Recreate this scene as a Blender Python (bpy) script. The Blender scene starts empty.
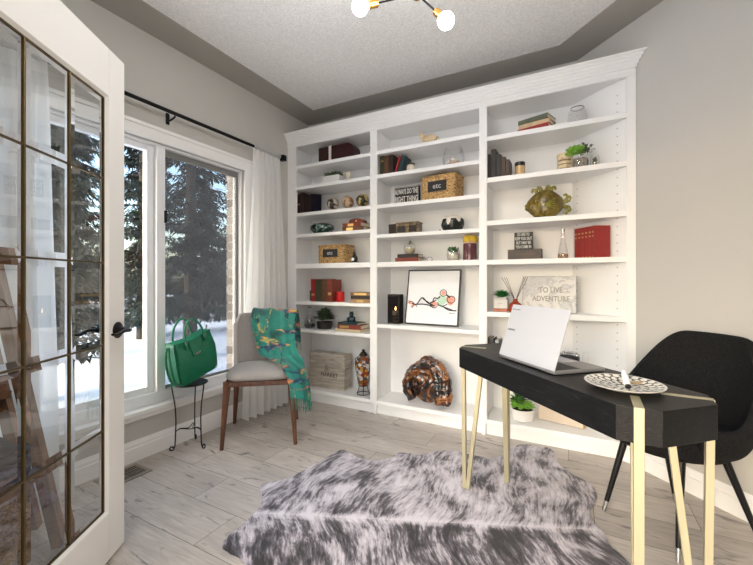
# Recreated room: white built-in bookcase, narrow black desk, open french door.
SKY_S, FILL_FRONT_E, FILL_TOP_E, WIN_E, BULB_S, EXPO = 0.95, 44, 66, 0, 112, -0.07
import bpy, bmesh, math, random
from mathutils import Vector, Matrix, Euler, noise as mnoise
random.seed(7)
SC = bpy.context.scene
COL = SC.collection
PI = math.pi
R = math.radians

# ------------------------------------------------------------------ helpers
class MB:
    """collects shapes in one bmesh, then links them as ONE mesh object"""
    def __init__(s):
        s.bm = bmesh.new(); s.M = Matrix.Identity(4); s.mi = 0
    def v(s, x, y, z): return s.bm.verts.new(s.M @ Vector((x, y, z)))
    def f(s, vs):
        try:
            fc = s.bm.faces.new(vs); fc.material_index = s.mi; return fc
        except ValueError: return None
    def box(s, c, d, rot=None):
        T = Matrix.Translation(c)
        if rot: T = T @ Euler(rot).to_matrix().to_4x4()
        P = []
        for sx in (-.5, .5):
            for sy in (-.5, .5):
                for sz in (-.5, .5):
                    p = T @ Vector((sx*d[0], sy*d[1], sz*d[2])); P.append(s.v(*p))
        for q in ((0,1,3,2),(4,6,7,5),(0,4,5,1),(2,3,7,6),(0,2,6,4),(1,5,7,3)): s.f([P[i] for i in q])
        return s
    def bb(s, x0, x1, y0, y1, z0, z1):
        return s.box(((x0+x1)/2,(y0+y1)/2,(z0+z1)/2), (abs(x1-x0),abs(y1-y0),abs(z1-z0)))
    def prism(s, poly, z0, z1, axis='z'):
        def mk(a, b, h):
            if axis == 'z': return s.v(a, b, h)
            if axis == 'y': return s.v(a, h, b)
            return s.v(h, a, b)
        A = [mk(a, b, z0) for a, b in poly]; B = [mk(a, b, z1) for a, b in poly]; n = len(poly)
        s.f(A[::-1]); s.f(B)
        for i in range(n): s.f([A[i], A[(i+1)%n], B[(i+1)%n], B[i]])
        return s
    def tube(s, path, r, seg=8, closed=False, flat=1.0):
        path = [Vector(p) for p in path]; n = len(path)
        rr = r if isinstance(r, (list, tuple)) else [r]*n
        rings = []; up = None
        for i, p in enumerate(path):
            if closed: t = path[(i+1)%n] - path[i-1]
            else: t = path[min(i+1, n-1)] - path[max(i-1, 0)]
            t.normalize()
            if up is None:
                up = Vector((0,0,1)) if abs(t.z) < .9 else Vector((1,0,0))
            a = t.cross(up)
            if a.length < 1e-5: a = t.orthogonal()
            a.normalize(); b = a.cross(t).normalized(); up = b
            rings.append([s.v(*(p + (a*math.cos(2*PI*k/seg) + b*flat*math.sin(2*PI*k/seg))*rr[i])) for k in range(seg)])
        for i in range(n if closed else n-1):
            A, B = rings[i], rings[(i+1)%n]
            for k in range(seg): s.f([A[k], A[(k+1)%seg], B[(k+1)%seg], B[k]])
        if not closed: s.f(rings[0][::-1]); s.f(rings[-1])
        return s
    def lathe(s, prof, seg=24, c=(0,0,0), sx=1, sy=1):
        rings = []
        for r, z in prof:
            if r < 1e-5: rings.append([s.v(c[0], c[1], c[2]+z)])
            else: rings.append([s.v(c[0]+sx*r*math.cos(2*PI*k/seg), c[1]+sy*r*math.sin(2*PI*k/seg), c[2]+z) for k in range(seg)])
        for A, B in zip(rings, rings[1:]):
            for k in range(seg):
                q = [A[k%len(A)], A[(k+1)%len(A)], B[(k+1)%len(B)], B[k%len(B)]]
                u = []
                for x in q:
                    if x not in u: u.append(x)
                if len(u) > 2: s.f(u)
        return s
    def cyl(s, p0, p1, r0, r1=None, seg=16):
        return s.tube([p0, p1], [r0, r0 if r1 is None else r1], seg)
    def ball(s, c, r, seg=14, rings=9, rot=None, fn=None):
        if not isinstance(r, (list, tuple)): r = (r, r, r)
        T = Matrix.Translation(c)
        if rot: T = T @ Euler(rot).to_matrix().to_4x4()
        rows = []
        for i in range(rings+1):
            th = PI*i/rings
            if i in (0, rings):
                pp = Vector((0,0,r[2]*math.cos(th))); rows.append([s.v(*(T @ (fn(pp) if fn else pp)))])
            else:
                row = []
                for k in range(seg):
                    p = Vector((r[0]*math.sin(th)*math.cos(2*PI*k/seg), r[1]*math.sin(th)*math.sin(2*PI*k/seg), r[2]*math.cos(th)))
                    if fn: p = fn(p)
                    row.append(s.v(*(T @ p)))
                rows.append(row)
        for A, B in zip(rows, rows[1:]):
            for k in range(seg):
                u = []
                for x in (A[k%len(A)], B[k%len(B)], B[(k+1)%len(B)], A[(k+1)%len(A)]):
                    if x not in u: u.append(x)
                s.f(u)
        return s
    def grid(s, fn, nu, nv, wrapu=False):
        V = [[s.v(*fn(i/nu, j/nv)) for j in range(nv+1)] for i in range(nu+1 if not wrapu else nu)]
        n = nu
        for i in range(n):
            A = V[i]; B = V[(i+1) % len(V)]
            for j in range(nv): s.f([A[j], B[j], B[j+1], A[j+1]])
        return s
    def leaf(s, base, d, L, w, n=None, bend=.2):
        base = Vector(base); d = Vector(d).normalized()
        side = d.cross(Vector((0,0,1)))
        if side.length < .05: side = d.cross(Vector((0,1,0)))
        side.normalize(); nn = side.cross(d).normalized()
        m = base + d*L*.5 + nn*bend*L*.25; t = base + d*L - nn*bend*L*.25
        a = s.v(*base); b = s.v(*(m + side*w/2 + nn*w*.12)); c = s.v(*(m - side*w/2 + nn*w*.12)); e = s.v(*t); mm = s.v(*m)
        s.f([a, mm, b]); s.f([a, c, mm]); s.f([mm, e, b]); s.f([mm, c, e])
        return s
    def build(s, name, mats, parent=None, smooth=True, bevel=0, bseg=2, loc=None, rot=None, solid=0, subd=0, angle=35, recalc=True):
        if recalc: bmesh.ops.recalc_face_normals(s.bm, faces=s.bm.faces[:])
        me = bpy.data.meshes.new(name); s.bm.to_mesh(me); s.bm.free()
        if not isinstance(mats, (list, tuple)): mats = [mats]
        for m in mats: me.materials.append(m)
        if smooth:
            me.polygons.foreach_set('use_smooth', [True]*len(me.polygons))
            me.set_sharp_from_angle(angle=R(angle))
        o = bpy.data.objects.new(name, me); COL.objects.link(o)
        if parent: o.parent = parent
        if loc: o.location = loc
        if rot: o.rotation_euler = rot
        if solid:
            m = o.modifiers.new('Solidify', 'SOLIDIFY'); m.thickness = solid; m.offset = 0
        if bevel:
            m = o.modifiers.new('Bevel', 'BEVEL'); m.width = bevel; m.segments = bseg; m.limit_method = 'ANGLE'; m.angle_limit = R(40)
        if subd:
            m = o.modifiers.new('Subdivision', 'SUBSURF'); m.levels = subd; m.render_levels = subd
        return o

def tag(o, label, cat, group=None, kind=None):
    o['label'] = label; o['category'] = cat
    if group: o['group'] = group
    if kind: o['kind'] = kind
    return o
def struct(o, label=None):
    o['kind'] = 'structure'
    if label: o['label'] = label
    return o
def thing(name, label, cat, loc=(0,0,0), rz=0, group=None, rot=None):
    o = bpy.data.objects.new(name, None); COL.objects.link(o); o.empty_display_size = .05
    o.location = loc; o.rotation_euler = rot if rot else (0,0,rz)
    return tag(o, label, cat, group)
def copy_tree(o, parent=None):
    c = o.copy(); COL.objects.link(c)
    if parent: c.parent = parent
    for ch in list(o.children): copy_tree(ch, c)
    return c
def text_mesh(txt, size, depth=.0008, align='CENTER', bold=0.0):
    cu = bpy.data.curves.new('lettering', 'FONT'); cu.body = txt; cu.size = size; cu.extrude = depth; cu.offset = bold
    cu.align_x = align; cu.align_y = 'CENTER'; cu.resolution_u = 3
    ob = bpy.data.objects.new('lettering', cu); COL.objects.link(ob)
    bpy.context.view_layer.update()
    me = bpy.data.meshes.new_from_object(ob.evaluated_get(bpy.context.evaluated_depsgraph_get()))
    bpy.data.objects.remove(ob); bpy.data.curves.remove(cu)
    return me
def lettering(name, lines, size, m, parent, loc, rot=(PI/2,0,0), gap=1.25, sx=1.0, bold=0.0, depth=.0008):
    """one mesh with the lines of writing, standing upright and read from -Y"""
    bm = bmesh.new()
    for i, t in enumerate(lines):
        me = text_mesh(t, size, depth, bold=bold)
        b2 = bmesh.new(); b2.from_mesh(me); bmesh.ops.transform(b2, matrix=Matrix.Translation((0, -(i-(len(lines)-1)/2)*size*gap, 0)) @ Matrix.Diagonal((sx,1,1,1)), verts=b2.verts)
        tmp = bpy.data.meshes.new('t'); b2.to_mesh(tmp); b2.free(); bm.from_mesh(tmp)
        bpy.data.meshes.remove(tmp); bpy.data.meshes.remove(me)
    me = bpy.data.meshes.new(name); bm.to_mesh(me); bm.free(); me.materials.append(m)
    o = bpy.data.objects.new(name, me); COL.objects.link(o); o.parent = parent; o.location = loc; o.rotation_euler = rot
    return o

# ------------------------------------------------------------------ materials
def nt(name):
    m = bpy.data.materials.new(name); m.use_nodes = True
    n = m.node_tree; b = n.nodes['Principled BSDF']
    return m, n, b
def setp(b, **k):
    for a, v in k.items():
        b.inputs[a.replace('_', ' ')].default_value = v
def coords(n, scale=(1,1,1), kind='Object', rot=(0,0,0)):
    tc = n.nodes.new('ShaderNodeTexCoord'); mp = n.nodes.new('ShaderNodeMapping')
    mp.inputs['Scale'].default_value = scale; mp.inputs['Rotation'].default_value = rot
    n.links.new(tc.outputs[kind], mp.inputs['Vector']); return mp.outputs['Vector']
def nz(n, vec, scale, detail=4, rough=.55, dist=0):
    t = n.nodes.new('ShaderNodeTexNoise'); t.inputs['Scale'].default_value = scale; t.inputs['Detail'].default_value = detail
    t.inputs['Roughness'].default_value = rough; t.inputs['Distortion'].default_value = dist
    n.links.new(vec, t.inputs['Vector']); return t.outputs['Fac']
def ramp(n, fac, stops, interp='LINEAR'):
    r = n.nodes.new('ShaderNodeValToRGB'); r.color_ramp.interpolation = interp
    e = r.color_ramp.elements
    while len(e) < len(stops): e.new(.5)
    for q, (p, c) in zip(e, stops):
        q.position = p; q.color = (c[0], c[1], c[2], 1) if len(c) == 3 else c
    n.links.new(fac, r.inputs['Fac']); return r.outputs['Color']
def mixc(n, fac, a, b, mode='MIX'):
    x = n.nodes.new('ShaderNodeMix'); x.data_type = 'RGBA'; x.blend_type = mode
    for sock, val in ((x.inputs['Factor'], fac), (x.inputs['A'], a), (x.inputs['B'], b)):
        pass
    ins = [i for i in x.inputs if i.type == 'RGBA']; fin = x.inputs[0]
    for sock, val in ((fin, fac), (ins[0], a), (ins[1], b)):
        if isinstance(val, (int, float)): sock.default_value = val
        elif isinstance(val, (tuple, list)): sock.default_value = (*val[:3], 1)
        else: n.links.new(val, sock)
    return [o for o in x.outputs if o.type == 'RGBA'][0]
def bump(n, b, h, strength=.2, dist=.01):
    u = n.nodes.new('ShaderNodeBump'); u.inputs['Strength'].default_value = strength; u.inputs['Distance'].default_value = dist
    n.links.new(h, u.inputs['Height']); n.links.new(u.outputs['Normal'], b.inputs['Normal'])
def mat(name, c, rough=.5, metal=0, var=.06, vs=12, bmp=0, bs=200, spec=.5, scale=(1,1,1), **k):
    m, n, b = nt(name); setp(b, Roughness=rough, Metallic=metal); b.inputs['Specular IOR Level'].default_value = spec
    v = coords(n, scale)
    if var:
        f = nz(n, v, vs)
        lo = tuple(max(0, x*(1-var)) for x in c); hi = tuple(min(1, x*(1+var)) for x in c)
        n.links.new(ramp(n, f, [(.3, lo), (.7, hi)]), b.inputs['Base Color'])
    else: b.inputs['Base Color'].default_value = (*c, 1)
    if bmp: bump(n, b, nz(n, v, bs, 3), bmp, .004)
    for a, val in k.items(): b.inputs[a.replace('_', ' ')].default_value = val
    return m
def srgb(r, g, b):
    return tuple(((x/255+.055)/1.055)**2.4 if x > 10 else x/255/12.92 for x in (r, g, b))
def mottle(name, stops, scale, rough=.4, detail=5, dist=.5, bmp=0, sc=(1,1,1), spec=.5, coat=0, rot=(0,0,0)):
    m, n, b = nt(name); setp(b, Roughness=rough); b.inputs['Specular IOR Level'].default_value = spec; b.inputs['Coat Weight'].default_value = coat
    f = nz(n, coords(n, sc, rot=rot), scale, detail, .6, dist)
    n.links.new(ramp(n, f, stops), b.inputs['Base Color'])
    if bmp: bump(n, b, f, bmp, .01)
    return m
def woven(name, a, c, scale=60):
    m, n, b = nt(name); setp(b, Roughness=.75)
    f = nz(n, coords(n, (1,1,2.2)), scale, 2, .5, .3); f2 = nz(n, coords(n, (3,3,1)), scale*.5, 2, .5)
    mid = tuple((x+y)/2 for x, y in zip(a, c))
    x = mixc(n, ramp(n, f2, [(.35,(0,0,0)),(.65,(1,1,1))]), ramp(n, f, [(.40, a), (.50, mid), (.58, c)]), ramp(n, f, [(.42, c), (.60, a)]))
    n.links.new(x, b.inputs['Base Color']); bump(n, b, f, .8, .008)
    return m
def clear_glass(name, tint=(1,1,1), refl=.09, rough=0.0):
    """thin clear pane: passes light straight, mirrors by Fresnel"""
    m = bpy.data.materials.new(name); m.use_nodes = True; n = m.node_tree
    n.nodes.clear(); out = n.nodes.new('ShaderNodeOutputMaterial')
    t = n.nodes.new('ShaderNodeBsdfTransparent'); t.inputs['Color'].default_value = (*tint, 1)
    g = n.nodes.new('ShaderNodeBsdfGlossy'); g.inputs['Roughness'].default_value = rough
    lw = n.nodes.new('ShaderNodeLayerWeight'); lw.inputs['Blend'].default_value = .5
    pw = n.nodes.new('ShaderNodeMath'); pw.operation = 'POWER'; pw.inputs[1].default_value = 4.5; n.links.new(lw.outputs['Facing'], pw.inputs[0])
    ma = n.nodes.new('ShaderNodeMath'); ma.operation = 'MULTIPLY_ADD'; ma.inputs[1].default_value = 1 - refl; ma.inputs[2].default_value = refl
    n.links.new(pw.outputs[0], ma.inputs[0])
    mx = n.nodes.new('ShaderNodeMixShader'); n.links.new(ma.outputs[0], mx.inputs['Fac'])
    n.links.new(t.outputs[0], mx.inputs[1]); n.links.new(g.outputs[0], mx.inputs[2]); n.links.new(mx.outputs[0], out.inputs['Surface'])
    return m
def sheer(name, c, transp=.35, trans=.5):
    m = bpy.data.materials.new(name); m.use_nodes = True; n = m.node_tree
    n.nodes.clear(); out = n.nodes.new('ShaderNodeOutputMaterial')
    d = n.nodes.new('ShaderNodeBsdfDiffuse'); d.inputs['Color'].default_value = (*c, 1)
    tl = n.nodes.new('ShaderNodeBsdfTranslucent'); tl.inputs['Color'].default_value = (*c, 1)
    tp = n.nodes.new('ShaderNodeBsdfTransparent')
    a = n.nodes.new('ShaderNodeMixShader'); a.inputs['Fac'].default_value = trans
    n.links.new(d.outputs[0], a.inputs[1]); n.links.new(tl.outputs[0], a.inputs[2])
    f = nz(n, coords(n, (1,1,1)), 900, 2)
    r = ramp(n, f, [(.3, (transp*.7,)*3), (.7, (min(1, transp*1.3),)*3)])
    x = n.nodes.new('ShaderNodeMixShader'); n.links.new(r, x.inputs['Fac'])
    n.links.new(a.outputs[0], x.inputs[1]); n.links.new(tp.outputs[0], x.inputs[2]); n.links.new(x.outputs[0], out.inputs['Surface'])
    return m
def glow(name, c, s):
    m = bpy.data.materials.new(name); m.use_nodes = True; n = m.node_tree; b = n.nodes['Principled BSDF']
    b.inputs['Base Color'].default_value = (*c, 1); b.inputs['Emission Color'].default_value = (*c, 1); b.inputs['Emission Strength'].default_value = s
    return m

WALL = mat('greige wall paint', srgb(193,191,187), .75, var=.015, vs=3, bmp=.05, bs=300, spec=.25)
BORDER = mat('dark grey ceiling border paint', srgb(168,165,160), .8, var=.02, vs=3, bmp=.05, bs=300, spec=.2)
WHITE = mat('white satin paint', srgb(240,240,240), .42, var=.01, vs=3, spec=.4)
DOORW = mat('white door paint', srgb(232,230,227), .42, var=.01, vs=3, spec=.4)
VINYL = mat('white vinyl', srgb(238,240,243), .35, var=.01)
def m_ceil():
    m, n, b = nt('stippled ceiling'); setp(b, Roughness=.9); b.inputs['Specular IOR Level'].default_value = .1
    v = coords(n); f = nz(n, v, 95, 3, .6)
    n.links.new(ramp(n, f, [(.35, srgb(228,228,228)), (.65, srgb(246,246,246))]), b.inputs['Base Color']); bump(n, b, f, .55, .012); return m
CEIL = m_ceil()
def m_floor():
    m, n, b = nt('grey oak plank floor'); setp(b, Roughness=.42)
    at = n.nodes.new('ShaderNodeAttribute'); at.attribute_name = 'plank'
    tc = n.nodes.new('ShaderNodeTexCoord')
    va = n.nodes.new('ShaderNodeVectorMath'); va.operation = 'MULTIPLY_ADD'
    n.links.new(at.outputs['Color'], va.inputs[0]); va.inputs[1].default_value = (37, 53, 0); n.links.new(tc.outputs['Object'], va.inputs[2])
    def mp(sc):
        p = n.nodes.new('ShaderNodeMapping'); p.inputs['Scale'].default_value = sc; n.links.new(va.outputs[0], p.inputs['Vector']); return p.outputs['Vector']
    grain = nz(n, mp((1.2, 16, 1)), 5, 8, .65, .6)
    cloud = nz(n, mp((1.6, 5, 1)), 1.6, 4, .55, .8)
    knot = nz(n, mp((2.2, 7, 1)), 2.1, 3, .5, 1.4)
    base = ramp(n, grain, [(.28, srgb(174,166,158)), (.5, srgb(203,195,187)), (.75, srgb(220,213,205))])
    base = mixc(n, ramp(n, cloud, [(.4, (0,0,0)), (.72, (.7,.7,.7))]), base, srgb(176,167,159))
    base = mixc(n, ramp(n, knot, [(.60, (0,0,0)), (.74, (.85,.85,.85))]), base, srgb(88,84,83))
    sep = n.nodes.new('ShaderNodeSeparateColor'); n.links.new(at.outputs['Color'], sep.inputs[0])
    tint = ramp(n, sep.outputs['Blue'], [(0, (.80,.79,.78)), (1, (1.05,1.05,1.05))])
    base = mixc(n, 1.0, base, tint, 'MULTIPLY')
    n.links.new(base, b.inputs['Base Color']); bump(n, b, grain, .12, .004); return m
FLOOR = m_floor()
GROUT = mat('plank joint', srgb(92,86,80), .7)
BLACKM = mat('black metal', (.012,.012,.013), .38, .6, var=.2)
BLACKP = mat('black plastic', (.012,.012,.013), .35, var=.2)
BRASS = mat('brushed brass', srgb(214,190,128), .3, 1, var=.06, vs=60, scale=(1,1,.05))
PALEB = mat('pale champagne brass', srgb(184,178,150), .40, .6, var=.05, vs=60, scale=(1,1,.05))
CAME = mat('dark brass came', srgb(92,76,48), .4, .8, var=.2)
GOLD = mat('polished gold', srgb(222,170,84), .25, 1, var=.05)
STEEL = mat('bright steel', (.6,.6,.6), .22, 1, var=.03)
def m_blackoak():
    m, n, b = nt('black stained oak'); setp(b, Roughness=.42); b.inputs['Specular IOR Level'].default_value = .28
    v = coords(n, (1.2, 14, 14)); f = nz(n, v, 9, 8, .7, 1.2)
    n.links.new(ramp(n, f, [(.3, (.0015,.0015,.002)), (.52, (.004,.0042,.0047)), (.60, (.010,.0105,.011)), (.70, (.038,.039,.041))]), b.inputs['Base Color']); bump(n, b, f, .5, .003); return m
BOAK = m_blackoak()
WALNUT = mottle('walnut wood', [(.3, srgb(66,38,24)), (.6, srgb(104,64,42)), (.8, srgb(128,82,56))], 6, .4, sc=(6,6,1))
LADW = mottle('honey brown wood', [(.3, srgb(84,52,30)), (.6, srgb(132,86,52)), (.8, srgb(158,108,68))], 5, .45, sc=(6,6,1))
GREYF = mat('grey chair fabric', srgb(158,153,150), .9, var=.08, vs=90, bmp=.3, bs=500, spec=.1, Sheen_Weight=.2)
BLACKF = mat('black boucle fabric', (.013,.013,.014), .95, var=.5, vs=160, bmp=.5, bs=260, spec=.12)
GREENL = mat('emerald green leather', srgb(18,108,76), .34, var=.12, vs=30, bmp=.12, bs=160)
CURT = sheer('sheer white voile', (.985,.985,.985), .10, .58)
SNOW = mat('snow', (.86,.88,.92), .9, var=.04, vs=.7, spec=.1)
CLEAR = clear_glass('clear glass')
PANE = clear_glass('window pane', (.93,.96,.97), .03)

# ------------------------------------------------------------------ room shell  (X along the bookcase, Y towards it, Z up)
XW, YB, DS, H = -2.42, 3.06, 3.06, 2.70       # window wall, back wall, x+y of the splayed wall, ceiling
XE, YH = 1.55, -2.60                           # side wall, far wall of the hall behind the camera
YP = 0.20                                      # partition holding the double doors
# floor: planks with real joints
def planks():
    b = MB(); lay = b.bm.loops.layers.color.new('plank'); rnd = random.Random(3)
    w = .226; k0 = int(math.floor((YH-1.035)/w))
    known = {0: -1.43, 1: -1.74, 2: -2.06, 3: -1.71, -1: -2.15, 4: -1.15, 5: -1.95, 6: -.905, 7: -1.27}
    L = 1.22
    for k in range(k0, 10):
        y0 = 1.035 + w*k; y1 = min(y0 + w, YB + .02); y0c = max(y0, YH)
        if y0 > YB: break
        x = known.get(k, -2.42 + rnd.random()*L) - L*3
        while x < XE:
            a, c = max(x, XW-.02), min(x+L, XE+.02)
            x += L
            if c - a < .02: continue
            g = .0012
            vs = [b.v(a+g, y0c+g, 0), b.v(c-g, y0c+g, 0), b.v(c-g, y1-g, 0), b.v(a+g, y1-g, 0)]
            f = b.f(vs); col = (rnd.random(), rnd.random(), rnd.random(), 1)
            for l in f.loops: l[lay] = col
    b.mi = 1
    vs = [b.v(XW-.02, YH, -.0035), b.v(XE+.02, YH, -.0035), b.v(XE+.02, YB+.02, -.0035), b.v(XW-.02, YB+.02, -.0035)]
    f = b.f(vs)
    for l in f.loops: l[lay] = (0,0,0,1)
    b.bb(XW-.02, XE+.02, YH, YB+.02, -.12, -.02)
    return b.build('floor', [FLOOR, GROUT], smooth=False, recalc=True)
struct(planks())
WY0, WY1, WZ0, WZ1 = .66, 2.215, .30, 2.02      # window opening
b = MB()
b.bb(XW-.13, XW, YH, WY0, 0, H); b.bb(XW-.13, XW, WY1, YB+.13, 0, H)
b.bb(XW-.13, XW, WY0, WY1, 0, WZ0); b.bb(XW-.13, XW, WY0, WY1, WZ1, H)
struct(b.build('wall_left', WALL, smooth=False))
b = MB(); b.bb(XW, .12, YB, YB+.13, 0, H); struct(b.build('wall_back', WALL, smooth=False))
b = MB(); e = .13*math.sqrt(2)
b.prism([(0,DS),(DS-1.51,1.51),(DS-1.51+e,1.51),(e,DS)], 0, H); struct(b.build('wall_right', WALL, smooth=False))
b = MB(); b.bb(XE, XE+.13, YH, 1.51, 0, H); struct(b.build('wall_side', WALL, smooth=False))
b = MB()
b.bb(XW, -1.30, YP-.12, YP, 0, H); b.bb(.62, XE, YP-.12, YP, 0, H); b.bb(-1.30, .62, YP-.12, YP, 2.07, H)
struct(b.build('wall_front', WALL, smooth=False))
HW = (-1.9, 1.0, .25, 2.35)  # unseen opening in the hall wall, added to hold the frontal fill light
b = MB()
b.bb(XW, HW[0], YH-.13, YH, 0, H); b.bb(HW[1], XE, YH-.13, YH, 0, H); b.bb(HW[0], HW[1], YH-.13, YH, 0, HW[2]); b.bb(HW[0], HW[1], YH-.13, YH, HW[3], H)
struct(b.build('wall_hall', WALL, smooth=False))
b = MB(); b.bb(XW-.13, XE+.13, YH-.13, YB+.13, H, H+.12); struct(b.build('ceiling', CEIL, smooth=False))
# painted smooth border round the stippled ceiling (a skim 4 mm proud of it)
T = .252; q = T*math.sqrt(2) - T
outer = [(XW, YP), (XW, YB), (0, YB), (XE, 1.51), (XE, YP)]
inner = [(XW+T, YP+T), (XW+T, YB-T), (-T*(math.sqrt(2)-1), YB-T), (XE-T, 1.51-T*(math.sqrt(2)-1)), (XE-T, YP+T)]
b = MB()
for i in range(5):
    j = (i+1) % 5
    b.prism([outer[i], outer[j], inner[j], inner[i]], H-.004, H-.0002)
struct(b.build('trim_1', BORDER, smooth=False))
# baseboards (stepped profile)
def baseboard(name, p0, p1, nrm):
    p0, p1, nrm = Vector((*p0,0)), Vector((*p1,0)), Vector((*nrm,0)).normalized()
    prof = [(0,0),(.017,0),(.017,.083),(.012,.088),(.012,.104),(.006,.118),(.004,.127),(0,.127)]
    b = MB(); A = [b.v(*(p0 + nrm*o + Vector((0,0,z)))) for o, z in prof]; B = [b.v(*(p1 + nrm*o + Vector((0,0,z)))) for o, z in prof]
    n = len(prof); b.f(A[::-1]); b.f(B)
    for i in range(n): b.f([A[i], A[(i+1)%n], B[(i+1)%n], B[i]])
    return struct(b.build(name, WHITE, smooth=False))
baseboard('baseboard_left', (XW, YP), (XW, 2.70), (1,0))
baseboard('baseboard_right', (.272, DS-.272), (XE, 1.51), (-1,-1))
baseboard('baseboard_side', (XE, YP), (XE, 1.51), (-1,0))

# ------------------------------------------------------------------ window
win = thing('window_1', 'white double casement window with trees and snow outside', 'window', (0,0,0)); del win['category']; win['kind'] = 'structure'
b = MB(); x1 = XW+.018
b.bb(XW, x1, WY1, 2.305, .311, 2.112); b.bb(XW, x1, .57, WY0, .311, 2.112); b.bb(XW, x1, WY0, WY1, WZ1, 2.112)
b.bb(x1, x1+.010, .565, 2.31, 2.088, 2.112)                        # back band
b.build('casing', WHITE, win, bevel=.003, smooth=False)
b = MB(); b.bb(XW-.055, XW+.040, .555, 2.325, .283, .311) ; b.bb(XW, XW+.020, .57, 2.31, .250, .283)
b.build('sill', WHITE, win, bevel=.004, smooth=False)
b = MB()
xa, xb = XW-.115, XW-.020
b.bb(xa, xb, WY0, .775, .311, WZ1); b.bb(xa, xb, 2.200, WY1, .311, WZ1)
b.bb(xa, xb, .775, 2.200, .311, .385); b.bb(xa, xb, .775, 2.200, 2.003, WZ1)
b.bb(xa, XW-.012, 1.497, 1.555, .385, 2.003)                      # mullion
b.build('window_frame', VINYL, win, bevel=.004, smooth=False)
b = MB(); xa2, xb2 = XW-.095, XW-.045                              # left sash
b.bb(xa2, xb2, 1.452, 1.497, .385, 2.003); b.bb(xa2, xb2, .775, .815, .385, 2.003)
b.bb(xa2, xb2, .815, 1.452, .385, .425); b.bb(xa2, xb2, .815, 1.452, 1.965, 2.003)
b.build('sash', VINYL, win, bevel=.004, smooth=False)
GREYFR = mat('grey screen frame', srgb(128,128,126), .45, .3, var=.02)
b = MB(); b.bb(XW-.07, XW-.05, 1.555, 1.572, .385, 2.003); b.bb(XW-.07, XW-.05, 2.178, 2.200, .385, 2.003)
b.bb(XW-.07, XW-.05, 1.572, 2.178, .385, .402); b.bb(XW-.07, XW-.05, 1.572, 2.178, 1.962, 2.003)
b.build('screen_frame', GREYFR, win, bevel=.002, smooth=False)
scr = bpy.data.materials.new('insect screen'); scr.use_nodes = True; n = scr.node_tree; n.nodes.clear()
o_ = n.nodes.new('ShaderNodeOutputMaterial'); t_ = n.nodes.new('ShaderNodeBsdfTransparent'); d_ = n.nodes.new('ShaderNodeBsdfDiffuse')
d_.inputs['Color'].default_value = (.20,.212,.24,1); mx = n.nodes.new('ShaderNodeMixShader'); mx.inputs['Fac'].default_value = .33
n.links.new(t_.outputs[0], mx.inputs[1]); n.links.new(d_.outputs[0], mx.inputs[2]); n.links.new(mx.outputs[0], o_.inputs['Surface'])
b = MB(); b.bb(XW-.0605, XW-.0600, 1.572, 2.178, .402, 1.962); b.build('insect_screen', scr, win, smooth=False)
b = MB(); b.bb(XW-.094, XW-.088, 1.56, 2.196, .39, 2.0); b.build('window_pane', PANE, win, smooth=False)
b = MB(); b.bb(XW-.078, XW-.072, .815, 1.452, .425, 1.965); b.build('window_pane', PANE, win, smooth=False)
b = MB(); b.bb(XW-.012, XW+.008, 1.545, 1.557, 1.50, 1.585); b.build('sash_lock', BLACKM, win, bevel=.003)
# brick outside wall with its reveal
def m_brick():
    m, n, b = nt('grey brown brick'); setp(b, Roughness=.9)
    at = n.nodes.new('ShaderNodeAttribute'); at.attribute_name = 'brick'
    n.links.new(ramp(n, at.outputs['Fac'], [(0, srgb(104,96,90)), (.5, srgb(138,130,124)), (1, srgb(164,158,152))]), b.inputs['Base Color'])
    bump(n, b, nz(n, coords(n), 60), .4, .01); return m
b = MB(); lay = b.bm.loops.layers.color.new('brick'); rb = random.Random(5)
MORT = mat('mortar', srgb(178,174,168), .9)
def brick_rows(y0, y1, z0, z1):
    k = 0; z = z0
    while z < z1 - .01:
        zz = min(z+.062, z1); off = 0 if k % 2 else -.105; y = y0 + off
        while y < y1:
            a, c = max(y, y0), min(y+.2, y1)
            if c-a > .015:
                nf = len(b.bm.faces); b.mi = 0
                b.bb(XW-.245, XW-.150, a, c, z, zz)
                b.bm.faces.ensure_lookup_table(); g = rb.random()
                for f in b.bm.faces[nf:]:
                    for l in f.loops: l[lay] = (g,g,g,1)
            y += .212
        z += .074; k += 1
    b.mi = 1; b.bb(XW-.237, XW-.140, y0+.008, y1-.008, z0, z1)
brick_rows(2.248, 3.3, -.4, 2.6); brick_rows(-.6, .62, -.4, 2.6); brick_rows(.62, 2.248, -.4, .27); brick_rows(.62, 2.248, 2.06, 2.6)
struct(b.build('wall_exterior', [m_brick(), MORT], smooth=False))

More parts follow.
